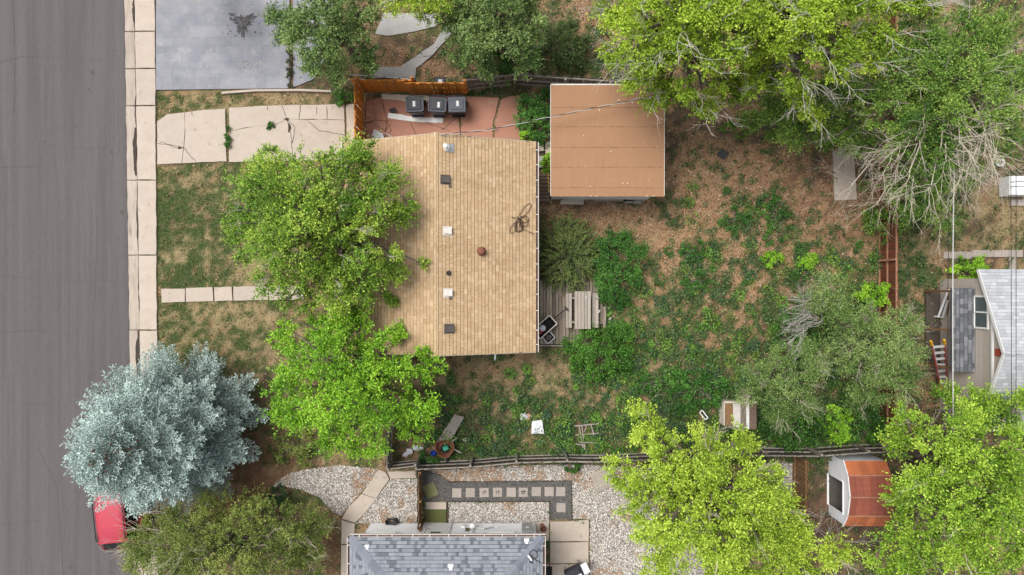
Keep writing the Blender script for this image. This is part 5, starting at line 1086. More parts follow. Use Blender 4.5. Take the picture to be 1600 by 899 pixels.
# grill
gl = thing('grill', 'black-lidded grill with white side shelf on the concrete patio', 'grill', P(897, 895)); a0 = .45
def gb(x0, x1, y0, y1, z0, z1, m, nm, bev=.02):
    c = P(899, 896, .9); mb = MB(); mb.box(c[0] + x0, c[0] + x1, c[1] + y0, c[1] + y1, z0, z1, rot=a0, c=(c[0], c[1]), bev=bev); return part(nm, mb, m, gl)
gb(-.42, .3, -.3, .18, .5, .85, 'black_plastic', 'body'); ld = gb(-.42, .3, -.05, .25, .86, 1.1, 'black_plastic', 'lid', .08); gb(-.36, .22, -.3, -.1, .86, .9, 'white_metal', 'front_shelf'); gb(.32, .6, -.25, .2, .82, .87, 'white_metal', 'side_shelf')
for x in (-.38, .26):
    for y in (-.26, .14): gb(x - .02, x + .02, y - .02, y + .02, .06, .5, 'galv', 'leg', 0)

# ------------------------------------------------------------------ right-hand yard: ladder, poles, wires, unit
la = thing('step_ladder', 'stepladder with yellow feet and red rails lying by the beige house', 'ladder', P(1466, 570)); A0, A1, B0, B1 = (1455, 536), (1475.5, 534), (1469.5, 605), (1480, 604)
def lp(t, s, z=.16):
    z = z + 1.55 * (1 - t)
    x = [A0[k] + (B0[k] - A0[k]) * t for k in (0, 1)]; y = [A1[k] + (B1[k] - A1[k]) * t for k in (0, 1)]; return P(x[0] + (y[0] - x[0]) * s, x[1] + (y[1] - x[1]) * s, z)
for s in (0, 1): mb = MB(); mb.bar(lp(.06, s), lp(.97, s), .05, .09); part('rail', mb, 'ladder_red', la); mb = MB(); mb.bar(lp(-.04, s), lp(.06, s), .08, .1); part('foot', mb, 'ladder_yellow', la)
for i in range(7): t_ = .1 + i * .135; mb = MB(); mb.bar(lp(t_, .03, .18), lp(t_, .97, .18), .1, .03); part('step', mb, 'alu', la)
mb = MB(); mb.bar(lp(1.0, -.1), lp(1.0, 1.1), .14, .1); part('top_cap', mb, 'ladder_yellow', la)
for s in (.12, .88): mb = MB(); mb.bar(lp(.05, s, .06), lp(.95, s, .06), .04, .04); part('rear_rail', mb, 'alu', la)
for lb, a, b, m in (('long white pole leaning by the lean-to roof', (1466, 495), (1482, 452), 'white_metal'), ('shorter white pole beside the lean-to roof', (1473, 496), (1481, 470), 'white_metal'), ('brown post standing along the lean-to roof edge', (1481, 503), (1481.5, 450), 'brown_wood')):
    p, q = P(*a, .4), P(*b, 1.0); mb = MB(); mb.bar(p, q, .07, .05); mb.bar((p[0], p[1], 0), (p[0], p[1], .42), .06, .06); tag(part('pole', mb, m, origin=(p[0], p[1], 0)), lb, 'pole')
board('roofing_sheet', 'dark grey sheet lying between the ladder and the lean-to', [(1467, 503), (1480, 506), (1494, 515), (1494, 536), (1484, 530), (1468, 510)], 'slate', .1, .04, 'sheet')
un = thing('white_unit', 'white metal unit at the right edge under bare branches', 'unit', P(1592, 291)); a, b = P(1578, 275, .7), P(1610, 305, .7)
mb = MB(); mb.box(a[0], b[0], b[1], a[1], .05, .7, bev=.03); bd = part('body', mb, 'white_metal', un); mb = MB(); mb.box(a[0] + .12, b[0], b[1] + .12, a[1] - .1, .705, .72); part('top_panel', mb, 'shed_white', un)
mb = MB()
for y in (.35, .55): mb.bar((a[0], b[1] + y, .73), (b[0], b[1] + y + .03, .73), .02, .02)
part('strap', mb, 'cable_black', un)
c = P(1562, 254, .06); mb = MB(); mb.tube([(c[0] + .16 * math.cos(t_), c[1] + .15 * math.sin(t_), .09) for t_ in np.linspace(2.2, 7.4, 20)], .05, 8); tag(part('white_ring', mb, 'white_metal', origin=c), 'small white broken ring on the bare soil', 'ring')
c = P(1411, 648, .3); mb = MB(); mb.lathe((c[0], c[1], .0), [(.1, 0), (.14, .3), (.13, .3), (.09, .05)], 12); mb.box(c[0] - .07, c[0] + .07, c[1] + .02, c[1] + .3, .2, .34, rot=.2, bev=.04); tag(part('blue_jug', mb, 'blue_plastic', origin=c), 'blue plastic jug beside the red-brown fence', 'jug')
board('bed_board', 'upper long timber edging of the planting bed at right', [(1545, 824), (1620, 822), (1620, 827), (1545, 829)], 'brown_wood', .0, .2, 'timber'); board('bed_board', 'lower long timber edging of the planting bed at right', [(1545, 833), (1620, 832), (1620, 836), (1545, 838)], 'red_rail', .0, .2, 'timber')
def wire(name, label, pts, r, m, sag=.0):
    mb = MB(); q = []
    for a, b in zip(pts[:-1], pts[1:]):
        for k in range(16): t_ = k / 16; q.append((a[0] + (b[0] - a[0]) * t_, a[1] + (b[1] - a[1]) * t_, a[2] + (b[2] - a[2]) * t_ - sag * 4 * t_ * (1 - t_)))
    q.append(pts[-1]); mb.tube(q, r, 6); return tag(part(name, mb, m, origin=pts[0]), label, 'wire')
up = thing('utility_pole', 'weathered utility pole among the bare branches holding the pale cable', 'pole', (16.3, 4.6, 0))
mb = MB(); mb.tube([(16.3, 4.6, -.1), (16.3, 4.6, 4.75)], [.12, .1], 10); part('shaft', mb, 'grey_wood', up); mb = MB(); mb.bar((16.0, 4.6, 4.5), (16.6, 4.6, 4.5), .09, .1); part('crossarm', mb, 'grey_wood', up)
wire('utility_line', 'pale overhead utility cable running from the pole above the ladder', [(16.28, 4.5, 4.55), (16.3, -9.5, 4.6), (16.3, -40., 5.4)], .019, 'cable_pale', .12)
wire('utility_line', 'thin dark overhead wire beside the pale cable', [(16.14, 4.5, 4.55), (16.18, -9.5, 4.6), (16.16, -40., 5.4)], .009, 'cable_black', .2)
wire('roof_wire', 'thin dark wire, left one over the light grey roof', [(P(1577, 422, 5)[0], 30, 5), (P(1583, 600, 5)[0], -30, 5)], .01, 'cable_black')
wire('roof_wire', 'thin dark wire, right one over the light grey roof', [(P(1587, 422, 5)[0], 30, 5.02), (P(1587, 600, 5)[0], -30, 5.02)], .01, 'cable_black')
a = tr(690, 212); A = (a.x, a.y, a.z + .12); sd = [A, P(765, 203, 3.7), P(860, 183, 3.45), P(1037, 147, 3.3), P(1200, 110, 4.2)]
for i, (m, lb) in enumerate((('cable_pale', 'pale twisted service cable crossing above the garage roof'), ('cable_brown', 'dark twisted service wire crossing above the garage roof'))):
    q = []; mb = MB(); 
    for a, b in zip(sd[:-1], sd[1:]):
        L = math.dist(a, b); n = int(L / .07)
        for k in range(n):
            t_ = k / n; ph = (len(q)) * .35 + PI * i; q.append((a[0] + (b[0] - a[0]) * t_, a[1] + (b[1] - a[1]) * t_ + .016 * math.cos(ph), a[2] + (b[2] - a[2]) * t_ + .016 * math.sin(ph)))
    mb.tube(q, .012, 5); tag(part('service_cable', mb, m, origin=A), lb, 'cable')

# ------------------------------------------------------------------ red car
cr_ = thing('parked_car', 'red sport utility car parked under the blue spruce', 'car', (-16.55, -8.76, .02)); ca = math.radians(6)
def CT(mb, rz=ca):
    o = ORG[cr_.name]; c_, s_ = math.cos(rz), math.sin(rz); mb.v = [(o.x + x * c_ - y * s_, o.y + x * s_ + y * c_, o.z + z) for x, y, z in mb.v]; return mb
# stations: y, half width, bottom z, shoulder z
st = [(-2.24, .62, .45, .80), (-2.16, .80, .32, .98), (-1.9, .87, .25, 1.02), (-1.2, .89, .25, 1.03), (0, .89, .25, 1.02), (.9, .89, .25, 1.0), (1.25, .87, .25, .98), (1.8, .84, .25, .93), (2.12, .76, .3, .84), (2.24, .58, .42, .7)]
V = []; F = []; m_ = 10
for y, w, b, s in st: V += [(-w * .86, y, b), (-w * .98, y, b + .14), (-w, y, (b + s) / 2), (-w * .97, y, s - .07), (-w * .86, y, s), (w * .86, y, s), (w * .97, y, s - .07), (w, y, (b + s) / 2), (w * .98, y, b + .14), (w * .86, y, b)]
for i in range(len(st) - 1):
    for k in range(m_): F.append((i * m_ + k, i * m_ + (k + 1) % m_, (i + 1) * m_ + (k + 1) % m_, (i + 1) * m_ + k))
F += [tuple(range(m_)), tuple(range(len(st) * m_ - 1, (len(st) - 1) * m_ - 1, -1))]; mb = MB(); mb.add(V, F); body = part('body', CT(mb), 'red_paint', cr_, True)
rf_ = [(-1.66, .56, 1.60), (-1.55, .60, 1.665), (-1.0, .615, 1.70), (-.2, .615, 1.70), (.3, .58, 1.66), (.42, .55, 1.62)]; V = []; F = []
for y, w, z in rf_: V += [(-w, y, z - .05), (-w * .93, y, z - .005), (-w * .5, y, z + .015), (w * .5, y, z + .015), (w * .93, y, z - .005), (w, y, z - .05)]
for i in range(5):
    for k in range(5): F.append((i * 6 + k, i * 6 + k + 1, (i + 1) * 6 + k + 1, (i + 1) * 6 + k))
mb = MB(); mb.add(V, F); part('roof', CT(mb), 'red_paint', cr_, True)
def glass(q, nm): mb = MB(); mb.poly(q); return part(nm, CT(mb), 'glass_dark', cr_)
glass([(-.55, .42, 1.57), (.55, .42, 1.57), (.72, 1.1, 1.0), (-.72, 1.1, 1.0)], 'windshield'); glass([(.56, -1.66, 1.57), (-.56, -1.66, 1.57), (-.70, -2.18, 1.0), (.70, -2.18, 1.0)], 'rear_window')
for s in (-1, 1):
    for y0, y1 in ((-1.6, -1.1), (-1.04, -.2), (-.14, .45)):
        glass([(s * .61, y0, 1.64), (s * .61, y1, 1.64), (s * .78, y1 + (.35 if y1 > .3 else 0), 1.02), (s * .78, y0 - (.12 if y0 < -1.5 else 0), 1.02)], 'side_window')
    for y in (-1.66, -1.07, -.17, .44): mb = MB(); yy = y - .48 if y < -1.5 else (y + .45 if y > .3 else y); mb.bar((s * .6, y, 1.63), (s * .79, yy, 1.0), .07, .03); part('pillar', CT(mb), 'red_paint', cr_)
    mb = MB(); mb.tube([(s * .6, -1.6, 1.68), (s * .6, -1.5, 1.76), (s * .6, .0, 1.76), (s * .6, .12, 1.68)], .022, 8); part('roof_rail', CT(mb), 'black_plastic', cr_)
    mb = MB(); mb.box(s * .98 - .1, s * .98 + .1, .55, .7, 1.0, 1.16, bev=.03); part('mirror', CT(mb), 'red_paint', cr_)
    mb = MB(); mb.box(s * .66 - .14, s * .66 + .14, -2.2, -2.08, .78, .98, bev=.02); part('taillight', CT(mb), 'lamp_red', cr_); mb = MB(); mb.box(s * .6 - .17, s * .6 + .17, 2.0, 2.18, .66, .8, bev=.02); part('headlight', CT(mb), 'lamp_clear', cr_)
    for y in (-1.4, 1.4):
        mb = MB(); mb.tube([(s * .72, y, .34), (s * .91, y, .34)], .34, 20); w_ = part('wheel', CT(mb), 'rubber', cr_); mb = MB(); mb.tube([(s * .90, y, .34), (s * .925, y, .34)], .2, 14); part('rim', CT(mb), 'chrome', w_)
mb = MB(); mb.add([(-.6, -1.62, 1.60), (.6, -1.62, 1.60), (.56, -1.74, 1.585), (-.56, -1.74, 1.585), (-.6, -1.62, 1.64), (.6, -1.62, 1.64), (.56, -1.74, 1.605), (-.56, -1.74, 1.605)], [(4, 5, 6, 7), (3, 2, 1, 0), (2, 3, 7, 6), (0, 4, 7, 3), (1, 2, 6, 5)]); part('spoiler', CT(mb), 'red_paint', cr_)
mb = MB(); V = []
for k in range(9): t_ = -1 + k / 4; x = t_ * .82; y = -2.36 + .12 * t_ * t_; V += [(x, y, .42), (x, y - .02, .58), (x, y + .1, .64)]
mb.add(V, [(k * 3 + j, k * 3 + j + 1, k * 3 + 4 + j, k * 3 + 3 + j) for k in range(8) for j in range(2)]); part('rear_bumper', CT(mb), 'red_paint', cr_, True)

# ------------------------------------------------------------------ trees and shrubs
def curve(a, b, bow, n=6, wob=.0, rs=random):
    a = Vector(a); b = Vector(b); out = []
    for k in range(n + 1):
        t = k / n; p = a.lerp(b, t); p = p + Vector((rs.uniform(-wob, wob), rs.uniform(-wob, wob), bow * 4 * t * (1 - t) + rs.uniform(-wob, wob) * .5)) * (1 if 0 < k < n else 0); out.append(p)
    return out
def spray(mb, p, d, L, r, depth, rs, n=5, spread=.55, droop=.0, kids=3, wob=.24):
    """branching bare twigs"""
    d = Vector(d).normalized(); pts = [Vector(p)]; dd = d.copy()
    for k in range(n):
        dd = (dd + Vector((rs.uniform(-1, 1), rs.uniform(-1, 1), rs.uniform(-.6, .6))) * wob + Vector((0, 0, -droop))).normalized(); pts.append(pts[-1] + dd * L / n)
    V, F = tube_np(pts, [r * (1 - .65 * k / n) for k in range(n + 1)], 3, False); mb.add(V, F)
    if depth:
        for q in range(kids):
            k = rs.randint(1, n); e = (dd * .7 + d * .5 + Vector((rs.uniform(-1, 1), rs.uniform(-1, 1), rs.uniform(-.6, .7))) * spread * 1.5).normalized()
            spray(mb, pts[k], e, L * rs.uniform(.5, .8), r * .62, depth - 1, rs, n, spread, droop, kids)
def tree(name, label, cx, cy, z, rx, ry, rz, pal, leaves=26000, lobes=14, leaf=.085, seed=1, cat='tree', group=None, bark='bark', limbs=True, bare=0, bare_mat='grey_twig', droop=.0, aspect=.6, low=.35, twl=.6, gap=.0, tilt=.5, extra=(), trunk_r=.16, base=None, fill=1.0, bare_len=1.0, bare_r=.017):
    rg = np.random.default_rng(seed); rs = random.Random(seed)
    Cw = np.array(P(cx, cy, z)); k_ = (H - z) / H / S0; Rx, Ry = rx * k_, ry * k_; R = math.sqrt(Rx * Ry)
    bx, by = base if base else (Cw[0], Cw[1])
    t = thing(name, label, cat, (bx, by, 0), group)
    lb = []
    nl = int(lobes * 1.5) if cat == 'tree' else lobes
    for i in range(nl):                                   # pads of foliage, high in the middle, lower and larger outwards
        r = math.sqrt((i + .5) / nl) * .86; a = i * 2.39996 + rs.uniform(-.35, .35) + seed
        lz = rz * (1 - r ** 1.6) * .95 + rs.uniform(-.32, .25) * rz
        lb.append((Cw[0] + Rx * r * math.cos(a), Cw[1] + Ry * r * math.sin(a), z + lz, R * 1.08 / math.sqrt(nl) * rs.uniform(.65, 1.35)))
    for i in range(int(nl * low)):
        a = i * 2 * PI / max(1, int(nl * low)) + rs.uniform(-.3, .3); r = rs.uniform(.55, .9)
        lb.append((Cw[0] + Rx * r * math.cos(a), Cw[1] + Ry * r * math.sin(a), z - rz * rs.uniform(.2, .6), R * 1.0 / math.sqrt(nl) * rs.uniform(.7, 1.2)))
    for i in range(int(nl * .35) if cat == 'tree' else 0):     # inner boughs
        a = i * 2.39996 + 1.1; r = math.sqrt((i + .5) / (nl * .35)) * .55
        lb.append((Cw[0] + Rx * r * math.cos(a), Cw[1] + Ry * r * math.sin(a), z + rz * rs.uniform(-.15, .3), R * 1.1 / math.sqrt(nl) * rs.uniform(.8, 1.2)))
    for X, Y, zz, rr in extra:
        q = P(X, Y, zz); rr = rr * (H - zz) / H / S0; k3 = 1 if rr < .5 else 3
        for _ in range(k3): lb.append((q[0] + rs.uniform(-.5, .5) * rr * (k3 > 1), q[1] + rs.uniform(-.5, .5) * rr * (k3 > 1), q[2] + rs.uniform(-.3, .3) * rr, rr * (.62 if k3 > 1 else 1)))
    lb = np.array(lb); lb[:, 3] *= fill
    leaves = int(leaves * (.86 if cat == 'tree' else .9)); TW, ML = 6, 9; area = lb[:, 3] ** 2; nc = np.maximum(4, (leaves / TW / ML * area / area.sum())).astype(int)
    li = np.repeat(np.arange(len(lb)), nc); n = len(li)
    flat = .5 if cat == 'tree' else .75
    er = lb[:, :2] - Cw[:2]; er = np.concatenate([er, np.zeros((len(lb), 1))], 1); rel = np.linalg.norm(er, axis=1, keepdims=True) / R
    er = np.where(rel > .12, unit(er), unit(rg.normal(0, 1, (len(lb), 3)) * [1, 1, 0])); et = np.stack([-er[:, 1], er[:, 0], 0 * er[:, 0]], 1)
    ez = unit(np.array([[0, 0, 1.]]) + er * .35 * np.clip(rel, 0, 1)); er = unit(er - ez * (er * ez).sum(1, keepdims=True))
    d0 = unit(rg.normal(0, 1, (n, 3)) + [0, 0, .55]); d0[:, 2] = np.where(d0[:, 2] < -.3, -d0[:, 2], d0[:, 2])
    lr = lb[li, 3] * (1 + .22 * rg.normal(0, 1, n)).clip(.5, 1.7); d = er[li] * d0[:, :1] * 1.3 + et[li] * d0[:, 1:2] * .85 + ez[li] * d0[:, 2:] * flat
    cb = lb[li, :3] + d * lr[:, None] * .5 * rg.uniform(.75, 1.15, (n, 1)); cf = rg.random(n); d = unit(d + er[li] * .35)
    lobe_tone = rg.normal(0, .18, len(lb))[li]
    # twigs
    ti = np.repeat(np.arange(n), TW); m = len(ti); td = unit(d[ti] + rg.normal(0, tilt, (m, 3)) * [1, 1, .7] + [0, 0, -droop]); tl = lr[ti] * twl * rg.uniform(.5, 1.3, m)
    # leaves
    ki = np.repeat(np.arange(m), ML); N = len(ki); tt = (np.tile(np.arange(ML), m) + rg.random(N)) / ML; tt = .1 + .9 * tt
    pos = cb[ti][ki] + td[ki] * (tl[ki] * tt)[:, None] + rg.normal(0, leaf * .4, (N, 3)); pos[:, 2] -= droop * tl[ki] * tt ** 2 * .8
    pos[:, 2] = np.maximum(pos[:, 2], .06)
    ld = td[ki] * .7 + rg.normal(0, .65, (N, 3)); nr = unit(rg.normal(0, .5, (N, 3)) + [0, 0, 1] + d[ti][ki] * .45)
    sz = leaf * .98 * rg.uniform(.5, 1.4, N)
    f = np.clip(.12 + .34 * cf[ti][ki] + .42 * tt ** 1.5 + rg.normal(0, .2, N) + lobe_tone[ti][ki], 0, 1)  # tips paler as new growth; inner leaves darkened to paint shade into the gaps
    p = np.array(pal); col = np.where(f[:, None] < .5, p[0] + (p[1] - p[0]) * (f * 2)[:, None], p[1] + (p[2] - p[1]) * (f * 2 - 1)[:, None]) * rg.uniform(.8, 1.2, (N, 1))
    V, F = leaf_quads(pos, ld, nr, sz, sz * aspect)
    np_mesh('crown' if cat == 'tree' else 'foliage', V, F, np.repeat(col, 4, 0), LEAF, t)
    # wood
    mb = MB(); fork = max(.25, (z - rz * .5) * .45) if cat == 'tree' else .1
    top = Vector((Cw[0], Cw[1], z + rz * .35)); bp = Vector((bx, by, -.1)); fp = Vector((bx + (Cw[0] - bx) * .3, by + (Cw[1] - by) * .3, fork))
    mb.tube([bp, bp.lerp(fp, .3) + Vector((0, 0, .05)), fp, fp.lerp(top, .5) + Vector((rs.uniform(-.15, .15), rs.uniform(-.15, .15), 0)), top], [trunk_r * 1.35, trunk_r, trunk_r * .85, trunk_r * .5, .02], 8)
    if limbs:
        for q in lb:
            s = fp.lerp(top, rs.uniform(0, .5)); e = Vector(q[:3]); mb.tube(curve(s, e, .15 * (e - s).length * rs.uniform(.2, 1), 6, .06, rs), [trunk_r * .45 * (1 - .8 * i / 6) + .008 for i in range(7)], 5, False)
            for _ in range(2):
                dv = Vector(unit(rg.normal(0, 1, 3) + np.array([0, 0, .5]))); mb.tube(curve(e, e + dv * q[3] * .8, .02, 3, .03, rs), [.02, .015, .011, .005], 3, False)
    part('trunk', mb, bark, t)
    if bare:
        mb = MB()
        for _ in range(bare):
            q = lb[rs.randrange(len(lb))]; dv = Vector((q[0] - Cw[0], q[1] - Cw[1], rz * .35 + rs.uniform(0, .5))).normalized() + Vector((rs.uniform(-.5, .5), rs.uniform(-.5, .5), rs.uniform(.0, .5)))
            spray(mb, Vector(q[:3]) + Vector((0, 0, q[3] * .35)), dv, q[3] * bare_len * rs.uniform(.7, 1.2), bare_r, 2, rs, 4, .5, .02)
        part('bare_branches', mb, bare_mat, t, kind='stuff')
    return t
def shrub(name, label, cx, cy, rx, ry, h, pal, leaves=5000, seed=1, leaf=.08, group=None, **kw):
    return tree(name, label, cx, cy, h * .5, rx, ry, h * .5, pal, leaves, kw.pop('lobes', 6), leaf, seed, 'shrub', group, limbs=True, trunk_r=.03, low=kw.pop('low', .8), **kw)

YG = [(.11, .19, .014), (.27, .41, .026), (.46, .60, .06)]
BRIGHT = [(.085, .20, .012), (.20, .43, .02), (.36, .60, .05)]
MAPLE = [(.07, .155, .015), (.185, .335, .03), (.42, .54, .075)]
ROUND = [(.055, .105, .026), (.135, .22, .055), (.28, .38, .12)]
DARK = [(.05, .12, .016), (.13, .245, .034), (.30, .43, .075)]
OLIVE = [(.065, .105, .018), (.17, .235, .042), (.35, .395, .095)]
GREYG = [(.065, .13, .028), (.17, .275, .065), (.34, .44, .15)]
DEEP = [(.022, .066, .012), (.048, .135, .020), (.10, .235, .035)]
VINE = [(.024, .08, .014), (.055, .165, .024), (.12, .29, .045)]

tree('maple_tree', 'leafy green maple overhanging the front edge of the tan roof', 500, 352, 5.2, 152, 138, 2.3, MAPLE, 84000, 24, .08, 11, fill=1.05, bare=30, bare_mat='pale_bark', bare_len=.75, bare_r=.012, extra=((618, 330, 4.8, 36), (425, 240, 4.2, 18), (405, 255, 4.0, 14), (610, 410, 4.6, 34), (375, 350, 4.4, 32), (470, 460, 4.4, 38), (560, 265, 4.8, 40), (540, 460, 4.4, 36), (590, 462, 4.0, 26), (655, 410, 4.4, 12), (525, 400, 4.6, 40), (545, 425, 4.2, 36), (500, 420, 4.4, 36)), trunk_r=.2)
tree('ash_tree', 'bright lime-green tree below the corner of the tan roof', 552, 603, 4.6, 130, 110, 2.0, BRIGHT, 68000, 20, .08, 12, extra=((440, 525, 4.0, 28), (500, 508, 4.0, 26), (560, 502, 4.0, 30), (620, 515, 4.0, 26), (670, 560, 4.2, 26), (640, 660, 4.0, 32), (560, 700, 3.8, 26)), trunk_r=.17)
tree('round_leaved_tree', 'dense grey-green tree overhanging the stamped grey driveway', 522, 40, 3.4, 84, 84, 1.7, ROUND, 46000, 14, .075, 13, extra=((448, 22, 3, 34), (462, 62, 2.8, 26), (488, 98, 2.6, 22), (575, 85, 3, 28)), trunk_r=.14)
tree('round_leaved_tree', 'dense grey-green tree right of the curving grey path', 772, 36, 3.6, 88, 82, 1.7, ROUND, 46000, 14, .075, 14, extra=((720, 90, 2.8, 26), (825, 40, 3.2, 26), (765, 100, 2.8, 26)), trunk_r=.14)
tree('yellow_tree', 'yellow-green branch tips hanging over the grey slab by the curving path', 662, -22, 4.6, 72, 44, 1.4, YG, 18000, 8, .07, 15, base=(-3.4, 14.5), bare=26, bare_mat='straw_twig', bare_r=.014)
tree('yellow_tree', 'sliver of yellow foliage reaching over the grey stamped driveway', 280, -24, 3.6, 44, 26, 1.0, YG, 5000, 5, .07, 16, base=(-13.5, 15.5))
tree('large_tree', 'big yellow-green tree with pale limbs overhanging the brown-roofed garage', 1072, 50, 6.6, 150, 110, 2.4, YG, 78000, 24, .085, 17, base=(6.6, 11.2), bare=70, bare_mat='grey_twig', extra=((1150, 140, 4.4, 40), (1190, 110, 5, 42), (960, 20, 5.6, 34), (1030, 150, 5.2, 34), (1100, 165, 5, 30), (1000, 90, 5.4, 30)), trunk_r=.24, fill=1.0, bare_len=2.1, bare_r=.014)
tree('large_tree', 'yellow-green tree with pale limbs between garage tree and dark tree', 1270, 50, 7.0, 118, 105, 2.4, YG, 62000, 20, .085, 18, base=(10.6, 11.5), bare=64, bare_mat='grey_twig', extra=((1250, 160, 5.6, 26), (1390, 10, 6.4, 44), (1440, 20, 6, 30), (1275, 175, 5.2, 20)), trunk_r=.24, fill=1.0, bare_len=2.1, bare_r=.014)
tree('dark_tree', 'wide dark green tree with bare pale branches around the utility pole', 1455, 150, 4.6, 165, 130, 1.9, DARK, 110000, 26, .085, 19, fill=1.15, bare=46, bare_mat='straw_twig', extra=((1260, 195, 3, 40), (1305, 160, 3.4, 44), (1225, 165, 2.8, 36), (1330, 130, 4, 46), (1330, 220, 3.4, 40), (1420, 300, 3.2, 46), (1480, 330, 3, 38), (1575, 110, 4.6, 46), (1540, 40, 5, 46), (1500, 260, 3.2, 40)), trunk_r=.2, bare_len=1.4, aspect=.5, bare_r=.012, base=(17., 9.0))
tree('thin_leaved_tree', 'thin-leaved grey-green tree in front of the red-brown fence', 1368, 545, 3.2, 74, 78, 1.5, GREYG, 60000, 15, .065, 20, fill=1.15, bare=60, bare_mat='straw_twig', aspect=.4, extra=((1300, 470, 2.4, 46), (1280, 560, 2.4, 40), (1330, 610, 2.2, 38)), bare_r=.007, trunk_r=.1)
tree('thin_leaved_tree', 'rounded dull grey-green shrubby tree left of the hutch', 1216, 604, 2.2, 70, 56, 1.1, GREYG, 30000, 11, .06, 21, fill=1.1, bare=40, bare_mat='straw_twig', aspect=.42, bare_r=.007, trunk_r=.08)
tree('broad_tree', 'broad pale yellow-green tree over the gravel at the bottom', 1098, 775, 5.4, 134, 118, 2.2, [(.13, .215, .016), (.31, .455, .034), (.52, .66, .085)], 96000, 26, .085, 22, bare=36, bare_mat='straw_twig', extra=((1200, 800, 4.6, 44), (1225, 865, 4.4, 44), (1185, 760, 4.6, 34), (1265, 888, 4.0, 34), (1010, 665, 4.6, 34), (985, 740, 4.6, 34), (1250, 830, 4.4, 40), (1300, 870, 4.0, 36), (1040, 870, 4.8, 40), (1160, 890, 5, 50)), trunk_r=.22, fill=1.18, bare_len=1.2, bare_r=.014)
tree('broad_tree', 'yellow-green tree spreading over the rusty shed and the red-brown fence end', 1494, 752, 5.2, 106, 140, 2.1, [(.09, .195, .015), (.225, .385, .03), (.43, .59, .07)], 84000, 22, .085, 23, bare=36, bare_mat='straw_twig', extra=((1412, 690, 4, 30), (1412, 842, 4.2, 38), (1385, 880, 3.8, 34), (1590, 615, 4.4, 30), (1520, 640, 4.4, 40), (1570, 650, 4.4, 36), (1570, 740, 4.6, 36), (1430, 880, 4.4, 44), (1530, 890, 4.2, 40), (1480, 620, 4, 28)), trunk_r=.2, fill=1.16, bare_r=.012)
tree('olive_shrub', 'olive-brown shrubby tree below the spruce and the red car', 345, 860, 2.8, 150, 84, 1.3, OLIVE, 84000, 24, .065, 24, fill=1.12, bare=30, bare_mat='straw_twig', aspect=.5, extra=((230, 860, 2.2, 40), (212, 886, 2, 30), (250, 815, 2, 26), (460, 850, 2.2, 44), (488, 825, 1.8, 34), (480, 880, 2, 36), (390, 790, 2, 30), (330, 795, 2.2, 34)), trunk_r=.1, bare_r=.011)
# shrubs
shrub('vine_bush', 'dark glossy vine heap right of the juniper', 964, 418, 40, 66, .9, VINE, 21000, 31, .07, lobes=18, low=.3)
shrub('leafy_bush', 'bright green bush at the lower corner of the deck', 942, 548, 54, 44, 1.1, [(.03, .09, .012), (.07, .19, .02), (.13, .3, .04)], 19000, 32, .075, lobes=14, extra=((965, 515, .6, 24), (905, 572, .5, 20)))
shrub('vine_bush', 'green vine heap between the red pad and the garage', 838, 180, 26, 42, 1.0, VINE, 8500, 33, .075, lobes=8)
shrub('small_bush', 'small light green bush between the steps and the garage', 855, 256, 8, 15, .9, BRIGHT, 1800, 34, .07, lobes=4)
shrub('small_bush', 'light green sprig at the gutter end beside the red pad', 826, 214, 12, 6, .8, BRIGHT, 1200, 35, .07, lobes=3)
shrub('dark_bush', 'dark bush under the big tree behind the weathered fence', 800, 90, 48, 30, 1.2, DEEP, 8000, 36, .08)
shrub('dark_bush', 'dark bush in the gap left of the big yellow-green tree', 885, 70, 40, 34, .9, [(.03, .06, .015), (.06, .10, .025), (.10, .15, .04)], 6500, 37, .08)
shrub('corner_bush', 'green bush at the top corner of the light-roofed house', 1512, 428, 26, 22, 1.2, BRIGHT, 4500, 38, .08)
shrub('lime_bush', 'lime-green bush at the red-brown fence', 1362, 466, 22, 20, 1.3, BRIGHT, 3800, 39, .08)
shrub('lime_bush', 'lime-green bush in the dark undergrowth right of the hutch', 1302, 662, 24, 26, 1.3, BRIGHT, 4200, 40, .08)
shrub('lime_bush', 'small lime-green bush at the edge of the leaf litter', 1207, 405, 17, 10, .5, BRIGHT, 1400, 41, .07)
shrub('lime_bush', 'small lime-green bush left of the red-brown fence weeds', 1262, 408, 12, 11, .5, BRIGHT, 1100, 42, .07)
shrub('under_bush', 'deep green undergrowth bush right of the scrap hutch', 1240, 662, 52, 32, 1.1, DEEP, 9000, 43, .085, lobes=8)
shrub('under_bush', 'deep green undergrowth bush beside the fence above the shed', 1340, 655, 42, 40, 1.0, DEEP, 8000, 44, .085, lobes=8)
shrub('under_bush', 'deep green undergrowth bush left of the scrap hutch', 1090, 610, 46, 32, .7, VINE, 6500, 45, .08, lobes=8)
shrub('under_bush', 'deep green undergrowth bush between the two thin-leaved trees', 1240, 520, 36, 36, .8, DEEP, 5000, 46, .08, lobes=7)
shrub('under_bush', 'dark green bush under the dark tree by the pale slab', 1385, 340, 40, 28, 1.0, DARK, 6000, 47, .07, lobes=7)
shrub('under_bush', 'green bush under the big tree below its left limb', 1190, 195, 62, 22, 1.3, DARK, 7500, 48, .07, lobes=8)
shrub('under_bush', 'dark green bush below the middle of the top right trees', 1300, 205, 36, 30, 1.2, DARK, 5500, 49, .07, lobes=6)
shrub('yard_weed', 'tall weed clump upper one in the leaf litter', 1150, 345, 22, 16, .25, VINE, 1360, 50, .06, lobes=5)
shrub('yard_weed', 'long weed clump running down the leaf litter', 1212, 340, 18, 44, .25, VINE, 2560, 51, .06, lobes=7)
shrub('yard_weed', 'weed clump by the left edge of the leaf litter', 1085, 392, 22, 14, .25, VINE, 1360, 52, .06, lobes=5)
